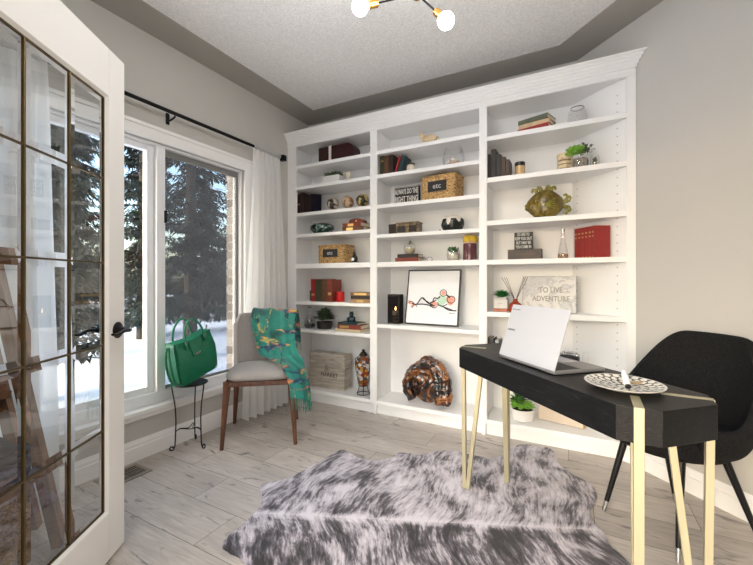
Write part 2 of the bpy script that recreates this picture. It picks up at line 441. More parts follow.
# ------------------------------------------------------------------ curtain rod and curtains
XR = XW + .085
t = thing('curtain_rod', 'black metal curtain rod above the window', 'curtain rod', (XR, 1.5, 2.215))
b = MB(); b.cyl((0,-1.15,0), (0,1.07,0), .0125, seg=14); b.build('rod', BLACKM, t)
for s_, yy in ((1, 1.07), (-1, -1.15)):
    b = MB(); b.box((0, yy+.018*s_, 0), (.05,.042,.05)); b.build('finial', BLACKM, t, bevel=.004)
for yy in (.06, -1.08):
    b = MB(); b.bb(-.085, -.078, yy-.012, yy+.012, -.055, .02); b.tube([(-.08,yy,-.03),(-.05,yy,-.034),(-.012,yy,-.024),(0,yy,-.0155)], .006, 8)
    b.build('bracket', BLACKM, t, bevel=.001)
def curtain(label, y0, y1, yb0, yb1, folds, seed, gather=None):
    rnd = random.Random(seed); ph = [rnd.random()*6 for _ in range(4)]
    t = thing('curtain', label, 'curtain', (XR, (y0+y1)/2, 0)); yc = (y0+y1)/2
    def fn(u, v):
        z = 2.199 - 2.189*v
        a = y0+(y1-y0)*u; c = yb0+(yb1-yb0)*u
        m = v**.8; y = a*(1-m) + c*m
        A = .020 + .028*min(1, v*1.4)
        x = A*math.sin(2*PI*folds*u + ph[0] + .7*math.sin(3*v+ph[1])) + .012*math.sin(2*PI*folds*2.1*u+ph[2]+v*2)*v
        x *= .35 + .65*min(1, v*9)
        y += .012*math.sin(2*PI*folds*u+ph[3]+v)*v
        return (max(x, -.05+.02*v), y - yc, z)
    b = MB(); b.grid(fn, 120, 44); b.build('panel', CURT, t, subd=0, angle=180)
    b = MB(); b.grid(lambda u, v: (.0165*math.cos(2*PI*v), y0+(y1-y0)*u - yc, 2.215+.0165*math.sin(2*PI*v)), 20, 14); b.build('rod_pocket', CURT, t, angle=180)
    return t
curtain('white sheer curtain hanging behind the grey chair', 2.235, 2.545, 2.13, 2.60, 6, 1)
curtain('white sheer curtain seen through the glass door', .50, .88, .44, .90, 6, 4)

# ------------------------------------------------------------------ open french door (leaf runs from its latch edge back towards the camera)
DX, DY = -1.692, .902; da = Vector((.5500,-.8352)); 
door = thing('door_1', 'open white french door with leaded bevelled glass', 'door', (DX - .8352*.018, DY - .55*.018, 0), math.atan2(da.y, da.x)); del door['category']; door['kind'] = 'structure'
# local: +X from latch edge to hinge, +Y = away from the viewer's side is checked below, Z up
DW, DT = .800, .036
gx = [.114, .299, .485, .670]; gz = [.208, .527, .864, 1.187, 1.519, 1.837]
fy = 1 if Vector((-da.y, da.x)).dot(Vector((-DX, -DY))) > 0 else -1     # which local Y faces the camera
b = MB()
b.bb(0, .106, -DT/2, DT/2, .012, 2.035); b.bb(.680, DW, -DT/2, DT/2, .012, 2.035)
b.bb(.106, .680, -DT/2, DT/2, .012, .199); b.bb(.106, .680, -DT/2, DT/2, 1.847, 2.035)
b.build('door_leaf', DOORW, door, bevel=.002, smooth=False)
b = MB()                                                            # glazing bead, sloped
for s_ in (1, -1):
    O = [(.106,.199),(.680,.199),(.680,1.847),(.106,1.847)]; I = [(.1135,.2065),(.6705,.2065),(.6705,1.8385),(.1135,1.8385)]
    for i in range(4):
        j = (i+1)%4
        P = [b.v(O[i][0],s_*DT*.5,O[i][1]), b.v(O[j][0],s_*DT*.5,O[j][1]), b.v(I[j][0],s_*.006,I[j][1]), b.v(I[i][0],s_*.006,I[i][1])]
        Q = [b.v(O[i][0],s_*.003,O[i][1]), b.v(O[j][0],s_*.003,O[j][1])]
        b.f(P); b.f([P[3], P[2], Q[1], Q[0]]); b.f([P[0], P[1], Q[1], Q[0]])
b.build('glazing_bead', DOORW, door, smooth=False)
BEVG = bpy.data.materials.new('bevelled glass'); BEVG.use_nodes = True; n = BEVG.node_tree; n.nodes.clear()
o_ = n.nodes.new('ShaderNodeOutputMaterial'); rf = n.nodes.new('ShaderNodeBsdfRefraction'); rf.inputs['IOR'].default_value = 1.07; rf.inputs['Roughness'].default_value = 0
gl = n.nodes.new('ShaderNodeBsdfGlossy'); gl.inputs['Roughness'].default_value = 0; mx = n.nodes.new('ShaderNodeMixShader'); mx.inputs['Fac'].default_value = .14
n.links.new(rf.outputs[0], mx.inputs[1]); n.links.new(gl.outputs[0], mx.inputs[2]); n.links.new(mx.outputs[0], o_.inputs['Surface'])
DGL = clear_glass('door glass', (.92,.945,.94), .20)
for i in range(3):
    for j in range(5):
        x0, x1_, z0, z1 = gx[i]+.002, gx[i+1]-.002, gz[j]+.002, gz[j+1]-.002; bv = .022
        b = MB()
        o4 = [(x0,z0),(x1_,z0),(x1_,z1),(x0,z1)]; i4 = [(x0+bv,z0+bv),(x1_-bv,z0+bv),(x1_-bv,z1-bv),(x0+bv,z1-bv)]
        # a pane: flat centre, four sloped bevel faces on the room side
        C = [b.v(p[0], fy*.0030, p[1]) for p in i4]; b.mi = 0; b.f(C[::-1])
        E_ = [b.v(p[0], fy*.0006, p[1]) for p in o4]; b.mi = 1
        for k in range(4): b.f([C[k], C[(k+1)%4], E_[(k+1)%4], E_[k]])
        b.build('glass_pane', [DGL, BEVG], door, smooth=False, recalc=False)
b = MB()
for x in gx: b.bb(x-.0033, x+.0033, -.006, .006, gz[0], gz[-1])
for z in gz: b.bb(gx[0], gx[-1], -.0055, .0055, z-.0033, z+.0033)
b.build('came_grid', CAME, door, bevel=.002, smooth=False)
for s_ in (1, -1):
    b = MB(); y = s_*DT/2
    b.lathe([(0,0),(.033,0),(.033,.004),(.026,.010),(.012,.012),(.011,.045),(0,.045)], 24)
    for vv in b.bm.verts:
        vv.co = Vector((vv.co.x, s_*vv.co.z + y, vv.co.y))
    hd = b.build('door_handle', BLACKM, door, loc=(.050, 0, .915))
    b = MB(); yy = y + s_*.050
    b.tube([(-.004,yy-s_*.012,0),(.010,yy,0),(.035,yy+s_*.004,.004),(.06,yy+s_*.004,.001),(.085,yy+s_*.003,-.006),(.108,yy+s_*.003,-.006),(.124,yy+s_*.002,-.002)], [.010,.0115,.010,.0085,.0085,.0075,.006], 10, flat=.75)
    b.build('lever', BLACKM, hd)
for z in (.25, 1.05, 1.85):
    b = MB(); b.cyl((DW+.006, fy*-DT/2, z-.05), (DW+.006, fy*-DT/2, z+.05), .008, seg=10); b.build('hinge', BLACKM, door)

# ------------------------------------------------------------------ floor register by the window wall
t = thing('floor_vent', 'slotted metal floor vent by the window wall baseboard', 'vent', (-2.285, 1.215, 0))
b = MB(); b.bb(-.075,.075,-.02-.085,.105,.0005,.003); b.build('base_plate', mat('vent dark', (.02,.02,.02), .6), t, smooth=False)
b = MB()
b.bb(-.085,-.062,-.115,.115,.0006,.006); b.bb(.062,.085,-.115,.115,.0006,.006); b.bb(-.062,.062,-.115,-.095,.0006,.006); b.bb(-.062,.062,.095,.115,.0006,.006)
b.bb(-.062,.062,-.004,.004,.0006,.0055)
VENTM = mat('taupe vent metal', srgb(150,142,130), .45, .4)
b.build('frame', VENTM, t, bevel=.001, smooth=False)
b = MB()
for k in range(-7, 8): 
    if k: b.bb(-.062,.062,k*.0128-.0022,k*.0128+.0022,.003,.0055)
b.bb(-.022,-.018,-.095,.095,.003,.0055); b.bb(.018,.022,-.095,.095,.003,.0055)
b.build('grille', VENTM, t, smooth=False)

# ------------------------------------------------------------------ outdoors
gnd = MB()
gnd.grid(lambda u, v: (-2.7-38*u, -18+52*v, -.50 + .25*mnoise.noise(Vector((u*9, v*11, 0)))*min(1,u*8)), 40, 50)
struct(gnd.build('ground', SNOW))
NEED = mottle('spruce needles', [(.3, srgb(20,28,26)), (.55, srgb(38,50,46)), (.8, srgb(62,78,72))], 3, .8, spec=.15)
BARK = mottle('tree bark', [(.3, srgb(40,36,33)), (.7, srgb(84,76,70))], 9, .9, sc=(2,2,.4))
def conifer(name, label, x, y, h, r, seed, z0=-.5, zb=.6, nb=150, sp=34, grp='spruces outside the window'):
    rnd = random.Random(seed); t = thing(name, label, 'tree', (x, y, z0), 0, grp)
    b = MB(); b.tube([(0,0,0),(0.02,0,h*.3),(0,.03,h*.65),(0,0,h)], [.14,.11,.06,.012], 10); b.build('trunk', BARK, t)
    f = MB(); wd = MB()
    for i in range(nb):
        q = (i+rnd.random())/nb; z = zb + (h-zb)*(q**1.15); L = r*(1-(z-zb)/(h-zb))**.6*(.45+.75*rnd.random()) + .10
        a = rnd.random()*2*PI; d = Vector((math.cos(a), math.sin(a), 0)); P = []
        for s in range(6):
            u = s/5; P.append(d*L*u + Vector((0,0,z - .28*L*u + .16*L*u*u)))
        wd.tube(P, [.016,.013,.010,.007,.005,.003], 4)
        for k in range(sp):
            u = .12 + .88*rnd.random()**.8; j = min(4, int(u*5)); p = P[j].lerp(P[j+1], u*5-j)
            side = Vector((-d.y, d.x, 0))*(1 if rnd.random() < .5 else -1)
            dd = (d*(.5+.5*rnd.random()) + side*(.3+rnd.random()*.8) + Vector((0,0,-.25-.5*rnd.random()))).normalized()
            ln = .08 + .15*rnd.random()
            f.leaf(p + Vector((rnd.uniform(-.06,.06), rnd.uniform(-.06,.06), rnd.uniform(-.08,.05))), dd, ln, .032+.03*rnd.random(), bend=.3)
    f.build('foliage', NEED, t, smooth=False, recalc=False); wd.build('branches', BARK, t)
    return t
for lab, x, y, h_, r_, zb_, nb_, sp_ in (
    ('big dark spruce filling the main window behind the handbag', -7.0, 5.0, 9.0, .98, 1.0, 270, 62),
    ('shorter spruce outside nearest the brick edge of the window', -9.6, 8.4, 3.3, .75, .55, 150, 60),
    ('spruce outside in the narrow window beside the door', -10.5, 6.05, 9.5, .90, .55, 320, 72),
    ('spruce outside behind the upper panes of the glass door', -6.3, 2.2, 8.5, .80, .7, 240, 60),
    ('slim spruce outside behind the lower panes of the glass door', -9.3, 3.9, 8.5, .66, .7, 280, 64),
    ('far spruce whose crown shows at right in the main window', -13.8, 10.6, 5.2, 1.7, .5, 230, 60),
    ('far spruce low behind the window mullion', -14.6, 5.9, 10, 1.5, .5, 240, 56),
    ('far spruce at the left end of the yard', -14, 1.9, 10, 1.2, .5, 200, 50)):
    conifer('spruce_tree', lab, x, y, h_, r_, int(-x*10), zb=zb_, nb=nb_, sp=sp_)
# far hedge line
f = MB(); rnd = random.Random(9)
for i in range(5200):
    y = -6+30*rnd.random(); z = -.45 + 2.2*rnd.random()**1.3; x = -19 + 1.2*rnd.random() 
    a = rnd.random()*6.28; f.leaf((x,y,z), (math.cos(a), math.sin(a), .8*rnd.random()-.2), .4+.3*rnd.random(), .16)
tag(f.build('hedge', NEED, smooth=False, recalc=False), 'low dark hedge beyond the snowy yard', 'hedge', kind='stuff')

# ------------------------------------------------------------------ world, lights, camera
w = bpy.data.worlds.new('World'); SC.world = w; w.use_nodes = True; n = w.node_tree
bg = n.nodes['Background']; sky = n.nodes.new('ShaderNodeTexSky'); sky.sky_type = 'NISHITA'; sky.sun_disc = False
sky.sun_elevation = R(32); sky.sun_rotation = R(200); sky.air_density = 1.2; sky.dust_density = 4.0
n.links.new(sky.outputs['Color'], bg.inputs['Color']); bg.inputs['Strength'].default_value = SKY_S
def area(name, loc, rot, sx, sy, e, c=(1,1,1)):
    l = bpy.data.lights.new(name, 'AREA'); l.shape = 'RECTANGLE'; l.size = sx; l.size_y = sy; l.energy = e; l.color = c
    o = bpy.data.objects.new(name, l); COL.objects.link(o); o.location = loc; o.rotation_euler = rot; return o
area('hall_fill_front', ((HW[0]+HW[1])/2, YH-.05, (HW[2]+HW[3])/2), (R(90),0,0), HW[1]-HW[0], HW[3]-HW[2], FILL_FRONT_E, (.95,.975,1))  # added fill behind the camera, brightens the bookcase from the front; no known window
area('hall_fill_overhead', (-.4,-1.1,H-.02), (0,0,0), 1.6, 1.6, FILL_TOP_E, (.97,.985,1))  # added overhead fill standing in for bounced flash, no known fixture
area('window_daylight', (XW-.30, 1.46, 1.30), (0,R(-90),0), 1.6, 1.45, WIN_E, (.93,.97,1)) if WIN_E else None

cam = bpy.data.cameras.new('camera'); co = bpy.data.objects.new('camera', cam); COL.objects.link(co)
co.location = (0,0,1.12); co.rotation_euler = (R(90), 0, R(28.1)); cam.sensor_width = 36; cam.lens = 376/753*36; cam.shift_y = -2.5/753
cam.clip_start = .02; SC.camera = co
SC.view_settings.view_transform = 'Standard'; SC.view_settings.look = 'None'; SC.view_settings.gamma = 1; SC.view_settings.use_curve_mapping = False
SC.view_settings.exposure = EXPO
SC.cycles.use_denoising = True; SC.cycles.max_bounces = 10; SC.cycles.diffuse_bounces = 6; SC.cycles.transparent_max_bounces = 24
SC.cycles.caustics_reflective = False; SC.cycles.caustics_refractive = False; SC.cycles.sample_clamp_indirect = 6

# ------------------------------------------------------------------ built-in bookcase (three bays, splayed right end)
YF = 2.742; YK = 3.044
bc = thing('bookcase', 'white built-in bookcase with three bays covering the back wall', 'bookcase', (0,0,0))
def part(name, bldr, m=WHITE, bev=.002): return bldr.build(name, m, bc, smooth=False, bevel=bev)
XL, XD1, XD2 = -2.418, -1.493, -.597
b = MB(); b.bb(XL, XL+.002+.05, 2.764, YK, .0, 2.40); part('side_panel', b)
b = MB(); b.prism([(.262-.0,2.764),(.291,2.764),(.012,3.043),(-.030,3.043)][::1], .0, 2.40)
hole = mat('pin hole dark', (.03,.03,.03), .8)
for s_ in (.055, .365):
    for k in range(42):
        z = .22 + k*.0515
        if z < 2.33:
            c = Vector((.262, 2.764, z)) + Vector((-.723,.691,0))*s_
            b.mi = 1; b.cyl(c + Vector((.7071,.7071,0))*.003, c + Vector((-.7071,-.7071,0))*.0004, .0032, seg=8); b.mi = 0
b.build('side_panel', [WHITE, hole], bc, smooth=False)
for x in (XD1, XD2):
    b = MB(); b.bb(x-.014, x+.014, 2.764, YK, .0, 2.40); part('divider', b)
b = MB(); b.bb(XL+.05, -.006, YK, YK+.012, .0, 2.40); part('back_panel', b, bev=0)
for x0, x1_ in ((XL, -2.316), (-1.526, -1.460), (-.625, -.569)):
    b = MB(); b.bb(x0, x1_, YF, 2.764, .10, 2.362)
    if x0 > -2: b.bb(x0+.006, x1_-.006, YF-.004, YF, .10, 2.362)
    part('stile', b)
b = MB(); b.prism([(.266,YF),(.314,YF),(.292,2.764),(.266,2.764)], .10, 2.40); part('stile', b)
def shelf(x0, x1_, z, t=.027, right=False):
    b = MB()
    if right: b.prism([(x0,YF+.004),(.268,YF+.004),(.268,2.757),(-.0285,YK-.001),(x0,YK-.001)], z-t, z)
    else: b.bb(x0, x1_, YF+.004, YK-.001, z-t, z)
    return part('shelf', b, bev=.0025)
LZ = dict(A=2.186, B=1.991, C=1.743, D=1.546, E=1.270, F=.923, G=.666)
MZ = dict(A=2.188, B=1.991, C=1.742, D=1.496, E=1.268, F=.755)
RZ = dict(A=2.147, B=1.851, C=1.544, D=1.264, E=.893, F=.535)
for k, z in LZ.items(): shelf(-2.365, -1.5075, z, .044 if k == 'E' else .030)
for k, z in MZ.items(): shelf(-1.4785, -.6115, z, .040 if k == 'E' else .030)
for k, z in RZ.items(): shelf(-.5825, 0, z, .034, True)
HZ = .122
b = MB(); b.bb(-2.365, -1.5075, YF+.004, YK-.001, HZ-.024, HZ); b.bb(-1.4785, -.6115, YF+.004, YK-.001, HZ-.024, HZ)
b.prism([(-.5825,YF+.004),(.268,YF+.004),(.268,2.757),(-.0285,YK-.001),(-.5825,YK-.001)], HZ-.024, HZ)
b.bb(XL, .262, YF, 2.764, .094, .1005)
part('bottom_shelf', b)
b = MB(); b.prism([(XL,2.788),(.266,2.788),(.246,2.802),(XL,2.802)], 0, .096); part('toe_board', b)
# header and reeded crown
b = MB(); b.bb(XL, .29, YF+.001, 2.764, 2.360, 2.402); b.bb(XL, .283, 2.764, 2.775, 2.36, 2.40)
for k in range(2): b.bb(XL, .308, YF-.005, YF, 2.363+.0195*k, 2.363+.0195*k+.015)
part('header', b, bev=0)
b = MB()
prof = [(YF-.006-.0100*k, 2.402+.0172*k, 2.402+.0172*(k+1)) for k in range(5)]
for k, (y, z0, z1) in enumerate(prof):
    yy = y - (.006 if k == 4 else 0)
    b.prism([(XL,2.775),(XL,yy+.009),(3.053-yy-.009,yy+.009),(3.053-2.775,2.775)], z0, z0+.006)
    b.prism([(XL,2.775),(XL,yy),(3.053-yy,yy),(3.053-2.775,2.775)], z0+.006, z1)
part('crown_molding', b, bev=0)
b = MB(); b.bb(-2.365, -.03, 2.775, YK, 2.374, 2.398); b.prism([(-.04,2.775),(.27,2.775),(-.0,3.044),(-.04,3.044)], 2.374, 2.398); part('top_board', b)

# ------------------------------------------------------------------ desk: long coffin-shaped black slab on brass hairpin legs
AX = -46.5; LD, WD, CH, TZ, TT = 1.086, .357, .077, .765, .1004
desk = thing('desk', 'narrow black oak desk with clipped corners and brass strip legs', 'desk', (-.0946, 1.7245, 0), R(AX))
hx, hy = LD/2, WD/2
octo = [(-hx+CH,-hy),(hx-CH,-hy),(hx,-hy+CH),(hx,hy-CH),(hx-CH,hy),(-hx+CH,hy),(-hx,hy-CH),(-hx,-hy+CH)]
b = MB(); b.prism(octo, TZ-TT, TZ); b.build('top', BOAK, desk, smooth=False, bevel=.002)
for sx in (-1, 1):
    for sy in (-1, 1):
        c = Vector((sx*(hx-CH/2), sy*(hy-CH/2), 0)); nrm = Vector((sx, sy, 0)).normalized(); tg = Vector((-nrm.y, nrm.x, 0))
        b = MB(); wv = .0125
        zb = .0135 if sx < 0 else .001
        def strip(p, q, th, n_):                                   # flat bar from p to q
            d = (q-p).normalized(); nn = n_
            P = [b.v(*(pp + tg*wv*s1 + nn*th*s2)) for pp in (p, q) for s1, s2 in ((-1,0),(1,0),(1,1),(-1,1))]
            for f_ in ((0,3,2,1),(4,5,6,7),(0,1,5,4),(1,2,6,5),(2,3,7,6),(3,0,4,7)): b.f([P[i] for i in f_])
        up = Vector((0,0,1))
        strip(c - nrm*.125 + up*(TZ), c + nrm*.004 + up*TZ, .0012, up)          # inlay on the top
        strip(c + up*(TZ+.001), c + up*(TZ-TT-.004), .004, nrm)                  # down the clipped corner
        foot = c - nrm*.012; foot.z = zb
        strip(c + up*(TZ-TT-.0005) - nrm*.016, foot - nrm*.012, .020, nrm)       # outer bar, square
        strip(c - nrm*.112 + up*(TZ-TT-.0005), foot - nrm*.028, .020, nrm)       # inner bar, meeting it at the floor
        strip(c - nrm*.13 + up*(TZ-TT-.003), c + nrm*0 + up*(TZ-TT-.003), .003, up)
        b.build('leg', PALEB, desk, smooth=False, bevel=.0008)

# ------------------------------------------------------------------ laptop
lp = thing('laptop', 'open silver laptop standing on the black desk', 'laptop', (0,0,0), R(AX))
mdesk = Matrix.Translation((-.0946,1.7245,0)) @ Matrix.Rotation(R(AX),4,'Z')
lp.location = mdesk @ Vector((-.0304, -.114, TZ)); lp.scale = (.965,)*3
SILV = mat('silver aluminium', srgb(205,206,212), .38, .25, var=.01)
KEYB = mat('dark keyboard keys', (.035,.035,.038), .5)
KEYD = mat('grey keyboard deck', srgb(150,150,152), .4, .5, var=.01)
b = MB(); b.bb(-.183,.183,.004,.246,.002,.0145); b.build('base', KEYD, lp, bevel=.003, smooth=False)
b = MB()
for r_ in range(6):
    for c_ in range(15):
        b.bb(-.168+c_*.0225, -.168+c_*.0225+.0195, .022+r_*.0195, .022+r_*.0195+.0165, .0147, .0160)
b.build('keyboard', KEYB, lp, smooth=False)
b = MB(); b.bb(-.055,.055,.158,.230,.0146,.0149); b.build('touchpad', SILV, lp, smooth=False)
lid_a = R(-18.5)
lid = MB(); lid.bb(-.183,.183,-.0045,.0015,.002,.250); lid = lid.build('lid', SILV, lp, loc=(0,.004,.0125), rot=(lid_a,0,0), bevel=.0025, smooth=False)
b = MB(); b.bb(-.176,.176,.0015,.0021,.012,.243); b.build('screen', mat('dark screen', (.012,.012,.015), .12), lid, smooth=False)
b = MB(); b.cyl((-.14,0,0),(.14,0,0),.006,seg=10); b.build('hinge', KEYD, lp, loc=(0,.004,.0095))
LOGO = mat('grey lid lettering', srgb(120,122,130), .4, .3)
lettering('lid_lettering', ['SAMSUNG'], .0115, LOGO, lid, (-.140,-.0048,.128), (R(90),0,0), bold=.0002)
lettering('lid_lettering', ['chromebook'], .0075, LOGO, lid, (-.136,-.0048,.226), (R(90),0,0))
b = MB(); b.cyl((0,0,0),(0,.0006,0),.0042,seg=16); b.cyl((0,-.0003,0),(0,.0001,0),.0018,seg=12); b.build('lid_emblem', LOGO, lid, loc=(-.166,-.0051,.226))
del b

# ------------------------------------------------------------------ patterned plate with its roll
pl = thing('plate', 'round cream plate patterned with petals on the black desk', 'plate', (.134,1.466,TZ+.0015)); pl.scale = (.81,.81,.85)
CREAM = mat('cream glaze', srgb(226,222,212), .3, var=.04)
DARKP = mat('charcoal glaze', (.02,.02,.02), .35)
TANP = mat('tan glaze', srgb(176,150,112), .4)
b = MB(); b.lathe([(0,0),(.075,0),(.080,.003),(.138,.019),(.1405,.0225),(.138,.0235),(.078,.008),(0,.006)], 56); b.build('dish', CREAM, pl)
b = MB()
def pz(r): return (.0080 + (r-.022)*.0414 if r < .08 else .0103 + (r-.08)*.2578)
b.lathe([(.022,.0066),(.080,.0089),(.131,.0223),(.1312,.0228),(.080,.0096),(.022,.0072)], 56); b.build('dark_ground', DARKP, pl)
for ring, (r0, r1, nn, off) in enumerate(((.106,.131,22,0), (.079,.107,22,.5), (.052,.079,16,0), (.026,.052,11,.5))):
    b = MB()
    for k in range(nn):
        a = 2*PI*(k+off)/nn; hw = PI/nn*.86
        def P(r, t): return b.v(r*math.cos(a+t), r*math.sin(a+t), pz(r))
        q = [P(r0, 0), P((r0+r1)/2-.004, hw), P(r1, hw*.55), P(r1+.001, 0), P(r1, -hw*.55), P((r0+r1)/2-.004, -hw)]
        b.f(q)
    b.build('petals', CREAM, pl, smooth=False)
b = MB(); b.ball((.045,.062,.0135), (.034,.02,.004), 16, 6, rot=(0,0,.6)); b.build('tan_centre', TANP, pl)
t = thing('scroll', 'small white rolled scroll with black end lying on the patterned plate', 'scroll', (.138,1.440,TZ+.034)); t.scale = (.85,)*3
ax = Vector((-.10,.80,.52)).normalized()
b = MB(); b.tube([-ax*.028, -ax*.015, ax*.02, ax*.045], [.0105,.0120,.0115,.0075], 18); b.build('roll', mat('white paper', srgb(222,222,220), .7, var=.08, vs=60), t)
b = MB(); b.tube([-ax*.034, -ax*.0282], [.0098,.0102], 16); b.build('black_end', DARKP, t)

# ------------------------------------------------------------------ black bucket chair behind the desk
cpos = Vector((.378, 2.142, 0))
ch = thing('armchair', 'black boucle bucket chair tucked behind the black desk', 'chair', (cpos.x, cpos.y, 0), R(AX))
# local: front is -Y (towards the desk)
def smooth01(t): t = max(0, min(1, t)); return t*t*(3-2*t)
def shell(u, v):
    a = (u-.5)*2*R(128)
    rx, ry = .270, .262
    k = smooth01((abs(a)-R(24))/R(78))
    top = .868 - .335*k; bot = .41 + .015*abs(math.cos(a))
    z = bot + (top-bot)*v
    fl = .86 + .19*v**.8
    x = rx*math.sin(a)*fl; y = ry*math.cos(a)*fl + .012
    if v < .25: 
        q = (.25-v)/.25; x *= 1-.10*q*q; y *= 1-.10*q*q
    return (x, y, z)
b = MB(); b.grid(shell, 56, 18); b.build('backrest', BLACKF, ch, solid=.042, subd=1, angle=180)
b = MB()
def cush(p):
    n_ = max(1e-6, math.hypot(p.x, p.y)); return Vector((p.x, p.y, p.z))
b.lathe([(0,.375),(.13,.377),(.215,.388),(.243,.412),(.248,.440),(.236,.468),(.19,.482),(.1,.487),(0,.488)], 44, sx=1.02, sy=.98, c=(0,-.025,0)); b.build('seat', BLACKF, ch)
for sx, sy in ((-1,-1),(1,-1),(-1,1),(1,1)):
    top = Vector((sx*.125, sy*.115, .385)); ft = Vector((sx*.174, -.200, 0)) if sy < 0 else Vector((-.130 if sx < 0 else .225, .205, 0))
    b = MB(); b.tube([ft.lerp(top,.13), top], [.0105,.0165], 14); lg = b.build('leg', BLACKM, ch)
    b = MB(); b.tube([ft+Vector((0,0,.001)), ft.lerp(top,.135)], [.0085,.0108], 14); b.build('silver_tip', STEEL, lg)
b = MB(); b.bb(-.14,.14,-.13,.13,.362,.382); b.build('seat_base', BLACKM, ch, bevel=.006)

# ------------------------------------------------------------------ grey chair with walnut legs and the throw
gc = thing('side_chair', 'grey upholstered side chair with walnut legs by the window', 'chair', (-2.03,2.037,0), R(39))
for sx, sy in ((-1,-1),(1,-1),(-1,1),(1,1)):
    tp = Vector((sx*.208, -.205 if sy < 0 else .185, .44)); ft = Vector((sx*.238, -.238 if sy < 0 else .235, .0005))
    b = MB(); b.tube([ft, ft.lerp(tp,.5)+Vector((0,0,0)), ft.lerp(tp,.85), tp], [.0125,.0185,.0235,.027], 12); b.build('leg', WALNUT, gc)
b = MB()
b.bb(-.205,.205,-.228,-.190,.405,.440); b.bb(-.205,.205,.165,.195,.405,.440); b.bb(-.228,-.195,-.205,.18,.405,.440); b.bb(.195,.228,-.205,.18,.405,.440)
b.build('seat_frame', WALNUT, gc, bevel=.008, bseg=3)
def seatp(u, v):
    a = 2*PI*u
    def se(a_, e_): c_ = math.cos(a_); s_ = math.sin(a_); return (abs(c_)**e_*(1 if c_ > 0 else -1), abs(s_)**e_*(1 if s_ > 0 else -1))
    x, y = se(a, .5)
    r, z = [(0.0,.436),(.90,.436),(1.0,.447),(1.015,.462),(.985,.482),(.88,.497),(.5,.507),(.0,.511)][int(round(v*7))]
    w = .236 - .012*(y*.5+.5)
    return (x*w*r, y*.232*r - .010, z)
b = MB(); b.grid(seatp, 48, 7, wrapu=True); bmesh.ops.remove_doubles(b.bm, verts=b.bm.verts[:], dist=1e-5); b.build('seat', GREYF, gc, subd=1, angle=180)
def gback(u, v):
    a = (u-.5)*2*R(74); aa = abs(a)
    k = smooth01((aa-R(46))/R(28))
    top = .866 - .075*k**1.6 ; bot = .452
    z = bot + (top-bot)*v
    lean = .045*v
    x = .212*(1+.05*v)*(abs(math.sin(a))**.85)*(1 if a > 0 else -1)/math.sin(R(74))**.85; y = .075 + .118*math.cos(a)**.9
    return (x, y + lean + .0, z)
b = MB(); b.grid(gback, 44, 14); b.build('backrest', GREYF, gc, solid=.040, subd=1, angle=180)

# throw: rows of (left, right) points in the chair's own frame
def catm(P, t):
    n_ = len(P)-1; x = t*n_; i = min(int(x), n_-1); f = x-i
    p0, p1, p2, p3 = P[max(i-1,0)], P[i], P[i+1], P[min(i+2,n_)]
    return .5*((2*p1)+(-p0+p2)*f+(2*p0-5*p1+4*p2-p3)*f*f+(-p0+3*p1-3*p2+p3)*f*f*f)
rows = [((-.02,.292,.66),(.268,.215,.62)), ((-.04,.294,.79),(.262,.222,.76)), ((-.085,.272,.876),(.248,.198,.868)), ((-.10,.206,.868),(.240,.112,.858)),
        ((-.095,.172,.78),(.238,.087,.78)), ((-.070,.152,.68),(.240,.068,.68)), ((-.045,.132,.585),(.248,.040,.60)), ((-.010,.078,.530),(.268,.010,.545)),
        ((.030,.0,.526),(.285,-.03,.525)), ((.075,-.09,.524),(.294,-.055,.49)), ((.125,-.185,.515),(.300,-.075,.43)), ((.165,-.262,.468),(.302,-.09,.37)), ((.190,-.276,.40),(.304,-.105,.31)), ((.200,-.276,.335),(.305,-.115,.27))]
LP = [Vector(a) for a, c in rows]; RP = [Vector(c) for a, c in rows]
def thr(u, v):
    a = catm(LP, v); c = catm(RP, v); p = a.lerp(c, u)
    tl = catm(LP, min(1,v+.02)).lerp(catm(RP, min(1,v+.02)), u) - catm(LP, max(0,v-.02)).lerp(catm(RP, max(0,v-.02)), u)
    nn = (c-a).cross(tl); 
    if nn.length > 1e-6: nn.normalize()
    d = (.007*math.sin(2*PI*2.6*u+1.3+2.2*v) + .003*math.sin(2*PI*5.5*u+4*v))*(.35+.65*smooth01((v-.2)/.3))
    bq = smooth01((v*13-8.2)/2.2)*4*u*(1-u)*.085
    p = p + Vector((.7071,-.7071,0))*bq
    p.z += .008*smooth01((v*13-6)/2)*(1-smooth01((v*13-10)/1.5))
    return p + nn*(-(d+.013))
TH, nT, bT = nt('teal patterned throw'); setp(bT, Roughness=.72); bT.inputs['Sheen Weight'].default_value = .15
vT = coords(nT, (2.2,2.2,3.2), rot=(.4,.3,.5)); f1 = nz(nT, vT, 1.6, 3, .5, .8); f2 = nz(nT, coords(nT,(2,2,7),rot=(.25,.55,.2)), 1.5, 3, .5, 1.0)
base = ramp(nT, f1, [(.3, srgb(6,50,54)), (.45, srgb(12,106,96)), (.6, srgb(18,128,114)), (.75, srgb(8,78,84))])
band = ramp(nT, f2, [(.52,(0,0,0)), (.56,(1,1,1)), (.62,(1,1,1)), (.65,(0,0,0))])
band2 = ramp(nT, nz(nT, coords(nT,(7,2,2.2),rot=(.7,.2,.9)), 1.5, 3, .55, 1.2), [(.55,(0,0,0)), (.58,(1,1,1)), (.64,(1,1,1)), (.68,(0,0,0))])
colr2 = ramp(nT, nz(nT, coords(nT), 9, 3), [(.38, srgb(8,26,46)), (.5, srgb(10,58,66)), (.58, srgb(150,150,90))])
base = mixc(nT, band2, base, colr2)
colr = ramp(nT, nz(nT, vT, 3.5, 3), [(.36, srgb(16,34,72)), (.46, srgb(20,66,96)), (.52, srgb(196,120,78)), (.57, srgb(190,170,84)), (.63, srgb(30,120,110))], 'LINEAR')
